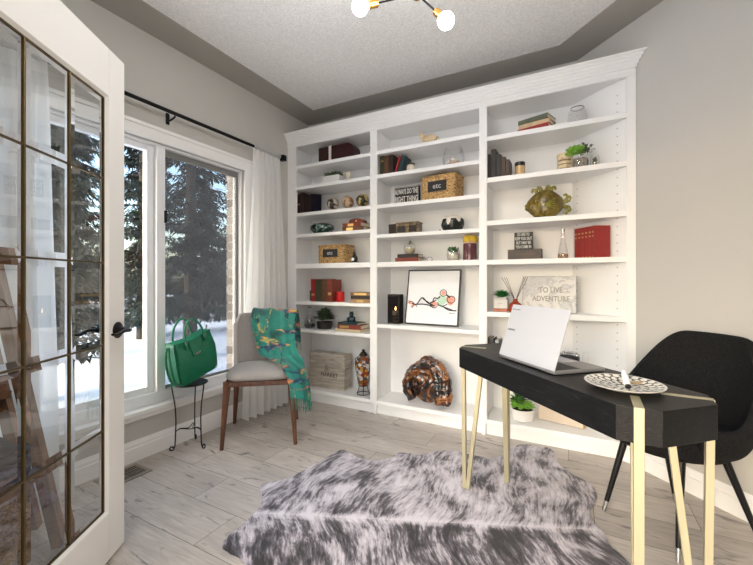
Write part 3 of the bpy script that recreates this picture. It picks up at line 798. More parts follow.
nT.links.new(mixc(nT, band, base, colr), bT.inputs['Base Color'])
tw = thing('throw_blanket', 'teal patterned fringed throw draped over the grey chair', 'throw', (-2.03,2.037,0), R(39))
b = MB(); b.grid(thr, 40, 90); b.build('cloth', TH, tw, solid=.004, angle=180)
rnd = random.Random(2)
for v_ in (1.0, 0.0):
    b = MB()
    for k in range(34):
        u = (k+.5)/34; p = Vector(thr(u, v_)); L = .075*(.8+.4*rnd.random()); w_ = Vector((rnd.uniform(-.012,.012), rnd.uniform(-.012,.012), 0))
        b.tube([p+Vector((0,0,.006)), p+Vector((0,0,-L*.4))+w_*.5, p+Vector((0,0,-L))+w_], [.0022,.0018,.0012], 4)
    b.build('fringe', TH, tw)

# ------------------------------------------------------------------ wire plant stand and green handbag
ps = thing('plant_stand', 'black wire plant stand with scrolled feet under the green handbag', 'plant stand', (-2.293,1.640,0))
ang = [math.atan2(1.532-1.640, -2.336+2.293), math.atan2(.016, .103), math.atan2(.085, -.064)]
for a in ang:
    d = Vector((math.cos(a), math.sin(a), 0)); P = []
    for r_, z in ((.103,.432),(.112,.425),(.108,.385),(.094,.30),(.088,.20),(.090,.12),(.092,.06),(.096,.025),(.106,.0075),(.118,.009),(.124,.022),(.116,.033),(.106,.026)): P.append(d*r_ + Vector((0,0,z)))
    Q = [catm(P, i/40) for i in range(41)]
    b = MB(); b.tube(Q, .0042, 8); b.ball(tuple(Q[-1]), .0062, 8, 6); b.build('leg', BLACKM, ps)
b = MB()
for i in range(3):
    p = Vector((math.cos(ang[i]), math.sin(ang[i]), 0))*.088; q = Vector((math.cos(ang[(i+1)%3]), math.sin(ang[(i+1)%3]), 0))*.088
    m_ = (p+q)*.5*.35
    b.tube([catm([p, (p*2+m_)/3+Vector((0,0,.012)), m_+Vector((0,0,.0)), (q*2+m_)/3+Vector((0,0,.012)), q], k/16) + Vector((0,0,.125)) for k in range(17)], .003, 6)
b.build('stretcher', BLACKM, ps)
b = MB(); b.tube([(.105*math.cos(2*PI*k/32), .105*math.sin(2*PI*k/32), .430) for k in range(32)], .0045, 8, closed=True); b.build('top_ring', BLACKM, ps)
b = MB(); b.lathe([(0,.4285),(.101,.4285),(.103,.431),(.101,.433),(0,.433)], 32); b.build('top_plate', BLACKM, ps)

GREEND = mat('soft green leather', srgb(20,104,74), .5, var=.15, vs=30, bmp=.12, bs=160)
hb = thing('handbag', 'emerald green leather handbag standing on the wire plant stand', 'handbag', (-2.290,1.675,.4670), rot=(R(12),0,R(9)))
# local: long side along Y, front faces +X
def bagL(v): return .150 + .012*math.sin(PI*min(1, v*1.1)) - .004*v
def bagD(v): return .052 + .012*v - .022*smooth01((v-.55)/.45)
def bag(u, v):
    z = .270*v; L = bagL(v); D = bagD(v)
    a = 2*PI*u; c_, s_ = math.cos(a), math.sin(a); e_ = .13
    x = D*abs(c_)**e_*(1 if c_ > 0 else -1); y = L*abs(s_)**e_*(1 if s_ > 0 else -1)
    rr = 1 - .05*max(0, .08-v)/.08
    return (x*rr, y*rr, z + .016*(abs(y)/L)**2*v)
b = MB(); b.grid(bag, 64, 16, wrapu=True)
bmesh.ops.holes_fill(b.bm, edges=[e for e in b.bm.edges if e.is_boundary], sides=0)
b.build('body', GREENL, hb, angle=50)
b = MB(); b.grid(lambda u, v: (bagD(.6+.4*v) + .0015 + .003*math.sin(PI*v), (-.056+.112*u)*(.82+.18*v), .162+.108*v), 10, 12)
fl = b.build('flap', GREENL, hb, solid=.006)
fl.modifiers['Solidify'].offset = 1
b = MB(); b.bb(.0655,.0705,-.022,.022,.170,.184); b.build('clasp', STEEL, hb, bevel=.003)
b = MB(); b.bb(.0425,.0455,-.13,.13,.258,.272); b.bb(-.0455,-.0425,-.13,.13,.258,.272); b.build('top_trim', GREENL, hb, bevel=.002)
for sx_ in (1, -1):
    for sy_ in (1, -1):
        P = [Vector((sx_*bagD(v)*.985, sy_*bagL(v)*.985, .286*v)) for v in [k/14 for k in range(15)]]
        b = MB(); b.tube([q + Vector((0,0,.002)) for q in P], .0034, 8); b.build('edge_piping', GREENL, hb)
    b = MB(); b.grid(lambda u, v: ((u-.5)*1.5*bagD(v), -sx_*(bagL(v)*1.006 + .004*abs(2*u-1)), .012+.268*v), 10, 10)
    gs_ = b.build('gusset_fold', GREEND, hb, solid=.003)
for x in (.052, -.052):
    P = [Vector((x,-.080,.225)), Vector((x*1.02,-.079,.285)), Vector((x*.9,-.060,.355)), Vector((x*.75,-.02,.397)), Vector((x*.75,.02,.397)), Vector((x*.9,.060,.355)), Vector((x*1.02,.079,.285)), Vector((x,.080,.225))]
    b = MB(); b.tube([catm(P, k/36) for k in range(37)], .0068, 10); hd = b.build('handle', GREENL, hb)
    for yy in (-.080,.080):
        b = MB(); b.tube([(x*1.12,yy-.010,.268),(x*1.12,yy,.280),(x*1.12,yy+.010,.268),(x*1.12,yy,.256)], .0022, 6, closed=True)
        b.build('ring', STEEL, hd)
P = [Vector((.01,-.168,.268)), Vector((.02,-.186,.21)), Vector((.03,-.196,.12)), Vector((.022,-.182,.03)), Vector((.0,-.172,.012)), Vector((-.02,-.182,.07)), Vector((-.02,-.185,.18)), Vector((-.008,-.168,.266))]
b = MB(); b.tube([catm(P, k/40) for k in range(41)], .0065, 8, flat=.5); b.build('shoulder_strap', GREENL, hb)
b = MB(); b.bb(.0,.004,-.006,.006,0,.03); b.build('zip_pull', STEEL, hb, loc=(.0,.158,.286), rot=(0,.3,0), bevel=.001)

# ------------------------------------------------------------------ cowhide rug
RUG = [(-1.523,1.516),(-1.439,1.632),(-1.395,1.844),(-1.380,2.042),(-1.330,2.069),(-1.206,2.029),(-1.104,2.051),(-1.036,2.12),(-1.016,2.208),(-.944,2.235),(-.885,2.246),(-.804,2.35),(-.703,2.404),(-.57,2.401),(-.483,2.415),(-.42,2.48),(-.395,2.60),(-.346,2.695),(-.261,2.745),(-.169,2.74),(-.126,2.66),(-.099,2.536),(-.027,2.438),(.059,2.377),(.09,2.281),(.08,2.187),(.056,2.093),(.062,2.008),(.104,1.94),(.121,1.855),(.158,1.809),(.20,1.74),
       (.215,1.66),(.19,1.58),(.12,1.50),(.03,1.43),(-.01,1.34),(.0,1.22),(.05,1.08),(.04,.96),(-.03,.93),(-.09,.99),(-.14,1.08),(-.25,1.06),(-.38,1.00),(-.52,.96),(-.66,.93),(-.76,.84),(-.86,.75),(-.98,.72),(-1.06,.80),(-1.09,.93),(-1.147,1.055),(-1.205,1.073),(-1.285,1.075),(-1.321,1.095),(-1.341,1.146),(-1.351,1.254),(-1.381,1.365),(-1.457,1.455)]
RC = Vector((-.55,1.66,0)); RA = math.atan2(.40,.915)
rug = thing('cowhide_rug', 'brindled grey and black cowhide rug on the plank floor', 'rug', (RC.x, RC.y, .0008), RA)
inv = Matrix.Rotation(-RA, 4, 'Z')
pts = [inv @ (Vector((x,y,0))-RC) for x, y in RUG]; N = len(pts)
fine = [catm([pts[(i-1)%N], pts[i], pts[(i+1)%N], pts[(i+2)%N]], 1/3 + k/4/3) for i in range(N) for k in range(4)]
b = MB(); rnd = random.Random(4)
n_ = len(fine); cen = Vector((0,0,0)); rings = []
outl = [p*(1+rnd.uniform(-.0035,.0035)) for p in fine]
RR = 26
for r_ in range(1, RR+1):
    q = r_/RR
    rings.append([b.v(p.x*q, p.y*q, .0085 + .0016*mnoise.noise(Vector((p.x*q*9, p.y*q*9, 1))) - (.004 if r_ == RR else 0)) for p in outl])
c0 = b.v(0,0,.0085)
for k in range(n_): b.f([c0, rings[0][k], rings[0][(k+1)%n_]])
for A, B in zip(rings, rings[1:]):
    for k in range(n_): b.f([A[k], B[k], B[(k+1)%n_], A[(k+1)%n_]])
low = [b.v(p.x, p.y, 0) for p in outl]
for k in range(n_): b.f([rings[-1][k], low[k], low[(k+1)%n_], rings[-1][(k+1)%n_]])
HM, nH, bH = nt('brindled cowhide'); setp(bH, Roughness=.85); bH.inputs['Specular IOR Level'].default_value = .2; bH.inputs['Sheen Weight'].default_value = .25
tc = nH.nodes.new('ShaderNodeTexCoord'); sx = nH.nodes.new('ShaderNodeSeparateXYZ'); nH.links.new(tc.outputs['Object'], sx.inputs[0])
def mth(op, a, c=None):
    m_ = nH.nodes.new('ShaderNodeMath'); m_.operation = op
    for i, val in enumerate((a, c)):
        if val is None: continue
        if isinstance(val, (int, float)): m_.inputs[i].default_value = val
        else: nH.links.new(val, m_.inputs[i])
    return m_.outputs[0]
wob = nz(nH, coords(nH, (1,1,1)), 1.3, 2, .5)
wx = mth('ADD', sx.outputs['X'], mth('MULTIPLY', wob, .35))
wx = mth('ADD', wx, mth('MULTIPLY', mth('ABSOLUTE', sx.outputs['Y']), -.35))
def comb(x, y):
    c_ = nH.nodes.new('ShaderNodeCombineXYZ'); nH.links.new(x, c_.inputs[0]); nH.links.new(y, c_.inputs[1]); return c_.outputs[0]
hair = nz(nH, comb(mth('MULTIPLY', wx, 34), mth('MULTIPLY', sx.outputs['Y'], 7)), 1.6, 8, .70, .15)
patch = nz(nH, comb(mth('MULTIPLY', wx, 5.5), mth('MULTIPLY', sx.outputs['Y'], 3.5)), 1.3, 4, .55, .3)
ay = mth('ABSOLUTE', sx.outputs['Y'])
dark = mth('ADD', mth('MULTIPLY', hair, .52), mth('MULTIPLY', patch, .62))
side = ramp(nH, sx.outputs['Y'], [(0,(.5,.5,.5)), (1,(.5,.5,.5))])
low_ = mth('MULTIPLY', mth('LESS_THAN', sx.outputs['Y'], 0.0), .055)
spine = mth('MULTIPLY', mth('SUBTRACT', 1, mth('MINIMUM', mth('MULTIPLY', ay, 26), 1)), .11)
k_ = mth('SUBTRACT', mth('ADD', dark, low_), spine)
colh = ramp(nH, k_, [(.47, srgb(212,206,212)), (.565, srgb(172,165,172)), (.635, srgb(88,83,90)), (.71, srgb(34,32,36))])
nH.links.new(colh, bH.inputs['Base Color']); bump(nH, bH, hair, .5, .006)
b.build('hide', HM, rug)

# ------------------------------------------------------------------ chandelier
K = .88; CP = Vector((-.70*K, 1.735*K, H)); HUB = 1.12+(2.535-1.12)*K - H
cdl = thing('chandelier', 'black and gold branching ceiling light with round white bulbs', 'ceiling light', tuple(CP))
b = MB(); b.lathe([(0,-.0045),(.065,-.0045),(.065,-.026),(.058,-.032),(0,-.032)], 32); b.build('canopy', BLACKM, cdl)
b = MB(); b.cyl((0,0,-.03), (0,0,HUB+.015), .007, seg=12); b.build('stem', BLACKM, cdl)
b = MB(); b.ball((0,0,HUB), .026, 16, 10); b.build('hub', GOLD, cdl)
BULB = glow('lit frosted bulb', (1,.992,.982), BULB_S)
for q in ((-.892,1.508,2.391), (-.524,1.648,2.293), (-.44,1.46,2.50), (-.96,1.36,2.55), (-.70,1.40,2.45), (-1.02,1.52,2.615)):
    e_ = Vector((q[0]*K, q[1]*K, 1.12+(q[2]-1.12)*K)) - CP; s_ = Vector((0,0,HUB)); d = (e_-s_).normalized()
    b = MB(); b.cyl(tuple(s_+d*.02), tuple(e_-d*.080), .0042, seg=8); arm = b.build('arm', BLACKM, cdl)
    b = MB(); b.tube([e_-d*.086, e_-d*.082, e_-d*.034], [.011,.0165,.0165], 16); b.build('socket', GOLD, arm)
    b = MB(); b.ball(tuple(e_), .0325, 18, 12); b.tube([e_-d*.038, e_-d*.024], [.014,.018], 14); b.build('bulb', BULB, arm)

# ------------------------------------------------------------------ ladder shelf seen through the glass door
ld = thing('ladder_shelf', 'brown wooden ladder shelf seen through the glass door', 'shelf', (-1.93,.0,0))
for xx in (0, -.235):
    b = MB(); b.tube([(xx,.772,.001),(xx,.478,1.70)], [.030,.026], 4); b.build('rail', LADW, ld, smooth=False)
    b = MB(); b.tube([(xx,.235,.001),(xx,.430,1.66)], [.020,.018], 4); b.build('back_leg', LADW, ld, smooth=False)
for z in (.345, .72, 1.05):
    y1_ = .772-.173*z-.035; y0_ = .235+.1175*z+.025
    b = MB(); b.bb(-.215, -.02, y0_, y1_, z-.022, z); b.bb(-.021, .021, y0_-.0, y1_, z-.05, z-.0225); b.build('shelf', LADW, ld, smooth=False, bevel=.002)
BASK = woven('woven seagrass', srgb(110,82,52), srgb(206,166,110), 60)
t = thing('basket', 'woven seagrass basket on the floor under the ladder shelf', 'basket', (-2.05,.52,.001))
b = MB(); b.grid(lambda u, v: ((.085+.015*v)*abs(math.cos(2*PI*u))**.35*(1 if math.cos(2*PI*u) > 0 else -1), (.13+.02*v)*abs(math.sin(2*PI*u))**.35*(1 if math.sin(2*PI*u) > 0 else -1), .25*v), 60, 16, wrapu=True)
bmesh.ops.holes_fill(b.bm, edges=[e for e in b.bm.edges if all(abs(v_.co.z) < 1e-4 for v_ in e.verts)], sides=0)
b.build('body', BASK, t, solid=.008)
b = MB(); b.tube([(.100*abs(math.cos(2*PI*k/48))**.35*(1 if math.cos(2*PI*k/48) > 0 else -1), .15*abs(math.sin(2*PI*k/48))**.35*(1 if math.sin(2*PI*k/48) > 0 else -1), .252) for k in range(48)], .010, 8, closed=True); b.build('rim', BASK, t)
NAVY = mat('navy cloth', srgb(30,36,56), .9, var=.2, bmp=.3, bs=90)
t = thing('folded_blanket', 'folded navy blanket on the ladder shelf', 'blanket', (-2.045,.545,.3455))
for k in range(3):
    b = MB(); b.bb(-.088,.088,-.115+.006*k,.115-.004*k,.002+.042*k,.040+.042*k); b.build('fold', NAVY, t, bevel=.018, bseg=4)
def small_book(label, loc, rz, w, d, h, c, grp=None): pass

# ------------------------------------------------------------------ things on the shelves
PAGES = mat('book pages', srgb(222,210,186), .8, var=.08, vs=80)
GILT = mat('gilt lettering', srgb(206,170,110), .35, .7, var=.05)
def cov(name, c, rough=.55, var=.15): return mat(name+' book cover', c, rough, var=var, vs=25, bmp=.08, bs=200)
def book(label, loc, dim, cover, group=None, flat=False, rz=0, ry=0, gilt=None, ridge=False):
    """dim = thickness, depth, height; the spine faces -Y"""
    t_, d_, h_ = dim
    t = thing('book', label, 'book', loc, rz, group, rot=(0, ry, rz))
    def bb(b, x0, x1, y0, y1, z0, z1):
        if flat: b.bb(z0-h_/2, z1-h_/2, y0, y1, x0+t_/2, x1+t_/2)
        else: b.bb(x0, x1, y0, y1, z0, z1)
    c = min(.0035, t_*.14)
    b = MB(); bb(b, -t_/2, -t_/2+c, -d_/2+c, d_/2, 0, h_); bb(b, t_/2-c, t_/2, -d_/2+c, d_/2, 0, h_); bb(b, -t_/2, t_/2, -d_/2, -d_/2+c, 0, h_)
    if ridge:
        for q in (.2,.4,.6,.8): bb(b, -t_/2, t_/2, -d_/2-.002, -d_/2, h_*q-.003, h_*q+.003)
    b.build('cover', cover, t, smooth=False, bevel=min(.002, t_*.1))
    b = MB(); bb(b, -t_/2+c, t_/2-c, -d_/2+c, d_/2-.005, .004, h_-.004); b.build('pages', PAGES, t, smooth=False)
    if gilt:
        b = MB()
        for q0, q1 in gilt: bb(b, -t_/2*.62, t_/2*.62, -d_/2-.0006-(.002 if ridge else 0), -d_/2-.0001, h_*q0, h_*q1)
        b.build('spine_lettering', GILT, t, smooth=False)
    return t
C_DK = cov('dark brown', srgb(44,26,22)); C_MAR = cov('maroon', srgb(62,14,18)); C_NAVY = cov('navy', srgb(30,32,52)); C_RED = cov('red', srgb(150,36,34), .5, .08)
C_OLV = cov('olive', srgb(58,58,36)); C_BRN = cov('brown', srgb(94,60,34)); C_TAN = cov('tan', srgb(158,128,92)); C_BLK = cov('black brown', srgb(34,28,25))
C_RUST = cov('rust', srgb(124,48,34)); C_GRN = cov('grey green', srgb(92,98,80)); C_TEAL = cov('dark teal', srgb(26,58,62)); C_ROSE = cov('brick red', srgb(112,46,34), .5, .3)
SOIL = mat('dark soil', (.03,.022,.016), .95, var=.4, vs=80)
LEAF = mottle('leaf green', [(.3, srgb(28,70,30)), (.7, srgb(74,128,52))], 30, .5)
LIME = mottle('lime succulent', [(.3, srgb(84,146,40)), (.7, srgb(150,196,76))], 30, .45)
SAGE = mottle('dusty green leaf', [(.3, srgb(54,68,50)), (.7, srgb(110,124,98))], 30, .6)
POTW = mat('white ceramic', srgb(232,231,228), .25, var=.02)
AMBG = mat('amber jar', srgb(90,44,26), .15)
def rosette(b, c, r, n=14, up=.6, rnd=random):
    for k in range(n):
        a = k*2.39996; q = (k+.5)/n; el = (1-q)*1.35+.12
        d = Vector((math.cos(a)*math.cos(el), math.sin(a)*math.cos(el), math.sin(el)))
        L = r*(.45+.55*q); T = Vector(c) + d*L*.5
        side = Vector((-math.sin(a), math.cos(a), 0)); nn = d.cross(side)
        M0 = b.M; b.M = Matrix((( d.x, side.x, nn.x, T.x),(d.y, side.y, nn.y, T.y),(d.z, side.z, nn.z, T.z),(0,0,0,1)))
        b.ball((0,0,0), (L*.55, L*.27, L*.14), 8, 6, fn=lambda p: Vector((p.x, p.y*(1+.5*p.x/(L*.55)), p.z)))
        b.M = M0
def bush(b, c, r, n, w=.4, rnd=None, zs=1.0, upb=.3):
    for k in range(n):
        a = rnd.random()*6.283; el = rnd.uniform(-.1, 1.4)
        d = Vector((math.cos(a)*math.cos(el), math.sin(a)*math.cos(el), math.sin(el)+upb)).normalized()
        p = Vector(c) + Vector((d.x, d.y, d.z*zs))*r*rnd.uniform(.15,.75)
        b.leaf(p, d, r*rnd.uniform(.3,.55), r*w*rnd.uniform(.6,1), bend=rnd.uniform(.1,.9))
rp = random.Random(21)
YC = 2.865
# ---- left bay, top shelf
z = LZ['A']
t = thing('keepsake_box', 'dark maroon round-ended box with white ribbon on top left shelf', 'box', (-1.915,YC,z+.0005))
PI2 = PI/2
poly = [(-.185,0),(.185,0),(.185,.085)] + [(.125+.06*math.cos(a*PI2/8), .085+.06*math.sin(a*PI2/8)) for a in range(1,9)] + [(-.185,.145)]
MAR = mat('maroon lacquer', srgb(48,10,14), .4, var=.15)
b = MB(); b.prism(poly, -.065, .065, axis='y'); b.build('body', MAR, t, smooth=False, bevel=.003)
b = MB(); b.bb(-.070,-.042,-.068,.068,0.0008,.148); b.build('ribbon', mat('white ribbon', srgb(214,208,202), .6), t, smooth=False)
# ---- second shelf
z = LZ['B']
t = thing('planter', 'white rectangular planter of small succulents on upper left shelf', 'planter', (-1.98,YC,z+.0005))
t.scale = (1.05, 1, 1.32)
b = MB(); b.prism([(-.085,-.045),(.085,-.045),(.085,.045),(-.085,.045)], 0, .062); b.build('pot', POTW, t, bevel=.004, smooth=False)
b = MB(); b.bb(-.078,.078,-.038,.038,.0622,.066); b.build('soil', SOIL, t, smooth=False)
b = MB()
for x in (-.06,-.02,.02,.058): rosette(b, (x,rp.uniform(-.012,.012),.068), .036+.012*rp.random(), 12)
b.build('succulents', mottle('dark sage succulent', [(.3, srgb(40,58,36)), (.7, srgb(96,112,72))], 30, .5), t)
t = thing('candle_holder', 'tiny cream footed candle holder beside the rectangular planter', 'candle holder', (-1.808,YC-.02,z+.0005))
t.scale = (1.15, 1.15, 1.4)
b = MB(); b.lathe([(0,0),(.017,0),(.018,.003),(.008,.010),(.008,.018),(.019,.026),(.023,.045),(.022,.062),(.019,.062),(.017,.05),(0,.05)], 20); b.build('cup', mat('cream ceramic', srgb(214,202,182), .4), t)
b = MB(); b.lathe([(0,.0505),(.015,.0505),(.015,.066),(0,.068)], 16); b.build('candle', mat('ivory wax', srgb(236,226,206), .5), t)
# ---- third shelf: dark books and three little globes
z = LZ['C']
book('first dark brown leather book at left end of shelf beside the globes', (-2.322,YC,z+.0005), (.034,.15,.190), C_DK, ry=0, ridge=True, gilt=[(.45,.5)])
book('second dark brown leather book between brown and navy books', (-2.282,YC,z+.0005), (.036,.15,.195), C_DK, ridge=True)
book('navy picture covered book leaning beside dark brown books by globes', (-2.180,2.868,z+.0005), (.030,.100,.185), mat('navy picture book cover', srgb(26,22,34), .85, var=.6, vs=25, spec=.15), ry=0, rz=R(-52), gilt=[(.3,.42),(.6,.66)])
def m_globe(name, sea, land):
    m, n, bb_ = nt(name); setp(bb_, Roughness=.3); f = nz(n, coords(n), 17, 5, .55, .4)
    n.links.new(ramp(n, f, [(.49, sea), (.52, land)]), bb_.inputs['Base Color']); return m
for lab, x, sea, land in (('small black globe with white land, leftmost of three', -1.985, (.012,.012,.013), srgb(206,190,170)),
                          ('small antique beige globe, middle of three', -1.823, srgb(196,170,140), srgb(140,108,80)),
                          ('small black globe with gold land, rightmost of three', -1.672, (.012,.012,.013), srgb(190,168,104))):
    t = thing('globe', lab, 'globe', (x,YC,z+.0005), .7*x, 'small desk globes')
    b = MB(); b.lathe([(0,0),(.026,0),(.026,.006),(.010,.012),(.008,.022),(0,.022)], 20); b.build('base', mat('globe base', srgb(178,150,112), .4), t)
    b = MB(); b.ball((0,0,.077), .0565, 24, 16, rot=(.3,.2,0)); b.build('sphere', m_globe('globe map', sea, land), t)
# ---- fourth
z = LZ['D']
t = thing('vase', 'squat dark green marbled round vase on left bay shelf', 'vase', (-2.105,YC,z+.0005))
t.scale = (1.15,)*3
MARB = mottle('dark green marbled glaze', [(.42, srgb(10,30,26)), (.54, srgb(22,58,48)), (.60, srgb(150,176,160)), (.64, srgb(16,44,38))], 14, .15, dist=2.5)
b = MB(); b.lathe([(0,0),(.045,0),(.075,.012),(.098,.040),(.095,.066),(.070,.083),(.038,.087),(.034,.085),(.05,.078),(0,.05)], 32); b.build('body', MARB, t)
book('bottom red brown book of stack at right of green vase', (-1.73,YC,z+.0005), (.038,.15,.21), C_BRN, flat=True, rz=R(4), gilt=[(.2,.5)])
book('middle red book of stack at right of green vase', (-1.735,YC,z+.0390), (.036,.14,.20), C_RUST, flat=True, rz=R(-5), gilt=[(.3,.6)])
t = thing('trinket_box', 'small dome lidded red box on top of the red book stack', 'box', (-1.715,YC,z+.0757), R(8))
b = MB(); b.prism([(-.07,0),(.07,0),(.07,.016)]+[(.07*math.cos(a*PI/10), .016+.022*math.sin(a*PI/10)) for a in range(1,10)]+[(-.07,.016)], -.045, .045, axis='y'); b.build('body', C_ROSE, t, bevel=.002)
b = MB(); b.bb(-.008,.008,-.048,-.0452,.010,.024); b.build('clasp', GILT, t)
# ---- fifth: basket with chalk label, little black lantern
def basket(label, x, y, z, w, d, h, rz, word):
    t = thing('basket', label, 'basket', (x,y,z+.001), rz)
    def fn(u, v):
        c_, s_ = math.cos(2*PI*u), math.sin(2*PI*u)
        k = 1 + .012*math.sin(v*40)*math.sin(u*60)
        return (w/2*k*abs(c_)**.22*(1 if c_ > 0 else -1), d/2*k*abs(s_)**.22*(1 if s_ > 0 else -1), h*v)
    b = MB(); b.grid(fn, 120, 18, wrapu=True)
    b.grid(lambda u, v: (w*.97*(u-.5), d*.97*(v-.5), .002), 2, 2)
    b.grid(lambda u, v: (w*.96*(u-.5), d*.96*(v-.5), h*.93 + .004*math.sin(u*50)*math.sin(v*40)), 30, 20); b.build('body', BASK2, t, angle=60)
    b = MB(); P = []
    for k in range(64):
        c_, s_ = math.cos(2*PI*k/64), math.sin(2*PI*k/64); P.append((w/2*abs(c_)**.22*(1 if c_ > 0 else -1), d/2*abs(s_)**.22*(1 if s_ > 0 else -1), h-.006))
    b.tube(P, .0075, 8, closed=True); b.build('rim', BASK2, t)
    b = MB(); b.bb(-w*.27, w*.27, -d/2-.0085, -d/2-.0035, h*.34, h*.76); lb = b.build('chalk_label', mat('chalkboard label', (.016,.017,.02), .6), t, smooth=False)
    lettering('chalk_writing', [word], h*.30, mat('chalk', srgb(200,200,200), .9), lb, (0,-d/2-.0088,h*.55))
    return t
BASK2 = woven('light woven seagrass', srgb(92,60,28), srgb(224,184,122), 34)
z = LZ['E']
basket('rectangular seagrass basket with black label beside small black figure', -1.965, 2.892, z, .29, .19, .166, R(0), 'etc')
t = thing('table_clock', 'tiny black lantern clock in front of basket corner, left bay', 'clock', (-1.725,2.822,z+.0005))
b = MB(); b.bb(-.032,.032,-.025,.025,0,.012); b.build('foot', BLACKM, t, bevel=.002)
b = MB(); b.lathe([(0,.012),(.026,.012),(.030,.03),(.026,.052),(.016,.064),(.010,.085),(.004,.098),(0,.099)], 18); b.build('body', BLACKP, t)
b = MB(); b.tube([(0,-.0290,.030),(0,-.0315,.030)], .014, 16); b.build('dial', POTW, t)
b = MB(); b.tube([(.012*math.cos(a*PI/8), 0, .098+.012*math.sin(a*PI/8)) for a in range(9)], .002, 6); b.build('bail', BLACKM, t)
# ---- sixth
z = LZ['F']; Y6 = 2.862
t = thing('box', 'small dark teal box left of four upright old books', 'box', (-2.205,Y6,z+.0005)); b = MB(); b.bb(-.021,.021,-.03,.03,0,.082); b.build('body', C_TEAL, t, smooth=False, bevel=.002); b = MB(); b.bb(-.0215,.0215,-.0305,.0305,.0825,.098); b.build('lid', C_TEAL, t, smooth=False, bevel=.002)
xs = -2.180
for k, (lab, cv, w_) in enumerate((('dark red upright book, first from left of four old books', C_RED, .056), ('olive green upright book between red and brown books', C_OLV, .066), ('brown upright book, third of four old books', C_BRN, .062), ('rust red upright book beside the red candle', C_RUST, .060))):
    book(lab, (xs+w_/2, Y6, z+.0005), (w_-.005, .15, .206-.004*(k%2)), cv, 'upright old books', ridge=(k != 1), gilt=[(.26,.34)] if k in (0,) else [(.3,.42)] if k == 3 else None); xs += w_
t = thing('candle', 'short red pillar candle right of the four upright books', 'candle', (-1.893,Y6-.01,z+.0005))
b = MB(); b.lathe([(0,0),(.037,0),(.038,.003),(.038,.087),(.034,.091),(.026,.088),(0,.086)], 28); b.build('wax', mat('red wax', srgb(196,24,24), .35, Subsurface_Weight=.1), t)
b = MB(); b.cyl((0,0,.086),(.001,0,.098),.0012,seg=6); b.build('wick', BLACKP, t)
book('bottom tan book of old stack at right end by divider', (-1.640,Y6,z+.0005), (.031,.15,.215), C_TAN, flat=True, gilt=[(.3,.6)])
book('middle dark brown book of old stack by divider', (-1.642,Y6,z+.0320), (.028,.145,.21), C_DK, flat=True, rz=R(2))
book('top mottled brown book of old stack by divider', (-1.645,Y6,z+.0605), (.030,.15,.21), cov('mottled brown', srgb(120,92,72), var=.4), flat=True, rz=R(-2), gilt=[(.2,.8)])
# ---- seventh
z = LZ['G']
t = thing('terrarium', 'tall glass bottle terrarium at left end of lower left shelf', 'terrarium', (-2.255,2.868,z+.0005))
b = MB(); b.lathe([(0,.001),(.045,.001),(.055,.02),(.054,.06),(.035,.105),(.016,.130),(.014,.165),(.018,.185),(.0165,.185),(.0125,.165),(.0145,.13),(.033,.104),(.0525,.06),(.0535,.02),(.044,.003),(0,.003)], 28); b.build('bottle', CLEAR, t)
b = MB(); b.lathe([(0,.004),(.042,.004),(.051,.02),(.048,.032),(0,.036)], 20); b.build('soil', SOIL, t)
b = MB(); bush(b, (0,0,.032), .055, 60, .3, rp); b.build('plant', SAGE, t, smooth=False)
b = MB(); b.cyl((0,0,.184),(0,0,.205),.0135,.016,seg=14); b.build('stopper', mat('grey stopper', srgb(120,120,120), .4), t)
t = thing('potted_plant', 'bushy dark green plant in black pot on lower left shelf', 'plant', (-2.085,2.875,z+.0005))
b = MB(); b.lathe([(0,0),(.062,0),(.068,.006),(.074,.058),(.076,.064),(.070,.064),(.066,.056),(0,.056)], 28); b.build('pot', mat('dark pot', srgb(34,28,24), .4, var=.3), t)
b = MB(); b.lathe([(0,.0565),(.064,.0565),(0,.0585)], 18); b.build('soil', SOIL, t)
b = MB(); bush(b, (0,0,.068), .108, 330, .38, rp, zs=1.1); b.build('foliage', mottle('dark pot leaves', [(.3, srgb(34,50,36)), (.55, srgb(84,102,72)), (.75, srgb(150,162,124))], 40, .5), t, smooth=False)
book('bottom cream book of stack under dark figurine', (-1.775,2.870,z+.0005), (.022,.17,.26), cov('cream', srgb(196,178,146)), flat=True, rz=R(0))
book('middle rust spined book of stack under dark figurine', (-1.770,2.872,z+.0230), (.036,.16,.235), C_RUST, flat=True, rz=R(3), gilt=[(.1,.5)])
book('top dark teal book of stack under dark figurine', (-1.785,2.878,z+.0595), (.018,.15,.21), C_TEAL, flat=True, rz=R(-3))
t = thing('figurine', 'small dark teal sitting figurine on top of the book stack', 'figurine', (-1.780,2.862,z+.0780))
b = MB(); b.lathe([(0,.0),(.034,.0),(.038,.012),(.033,.035),(.024,.05),(.014,.058),(0,.06)], 20, sy=.8); b.ball((0,-.004,.071), (.021,.02,.020), 14, 9)
for s_ in (-1,1): b.tube([(s_*.028,0,.044),(s_*.037,-.012,.026),(s_*.018,-.03,.016)], [.009,.008,.007], 8); b.ball((s_*.012,-.004,.090), .006, 8, 6)
b.build('body', mat('dark teal ceramic', srgb(30,52,60), .25, var=.2), t)
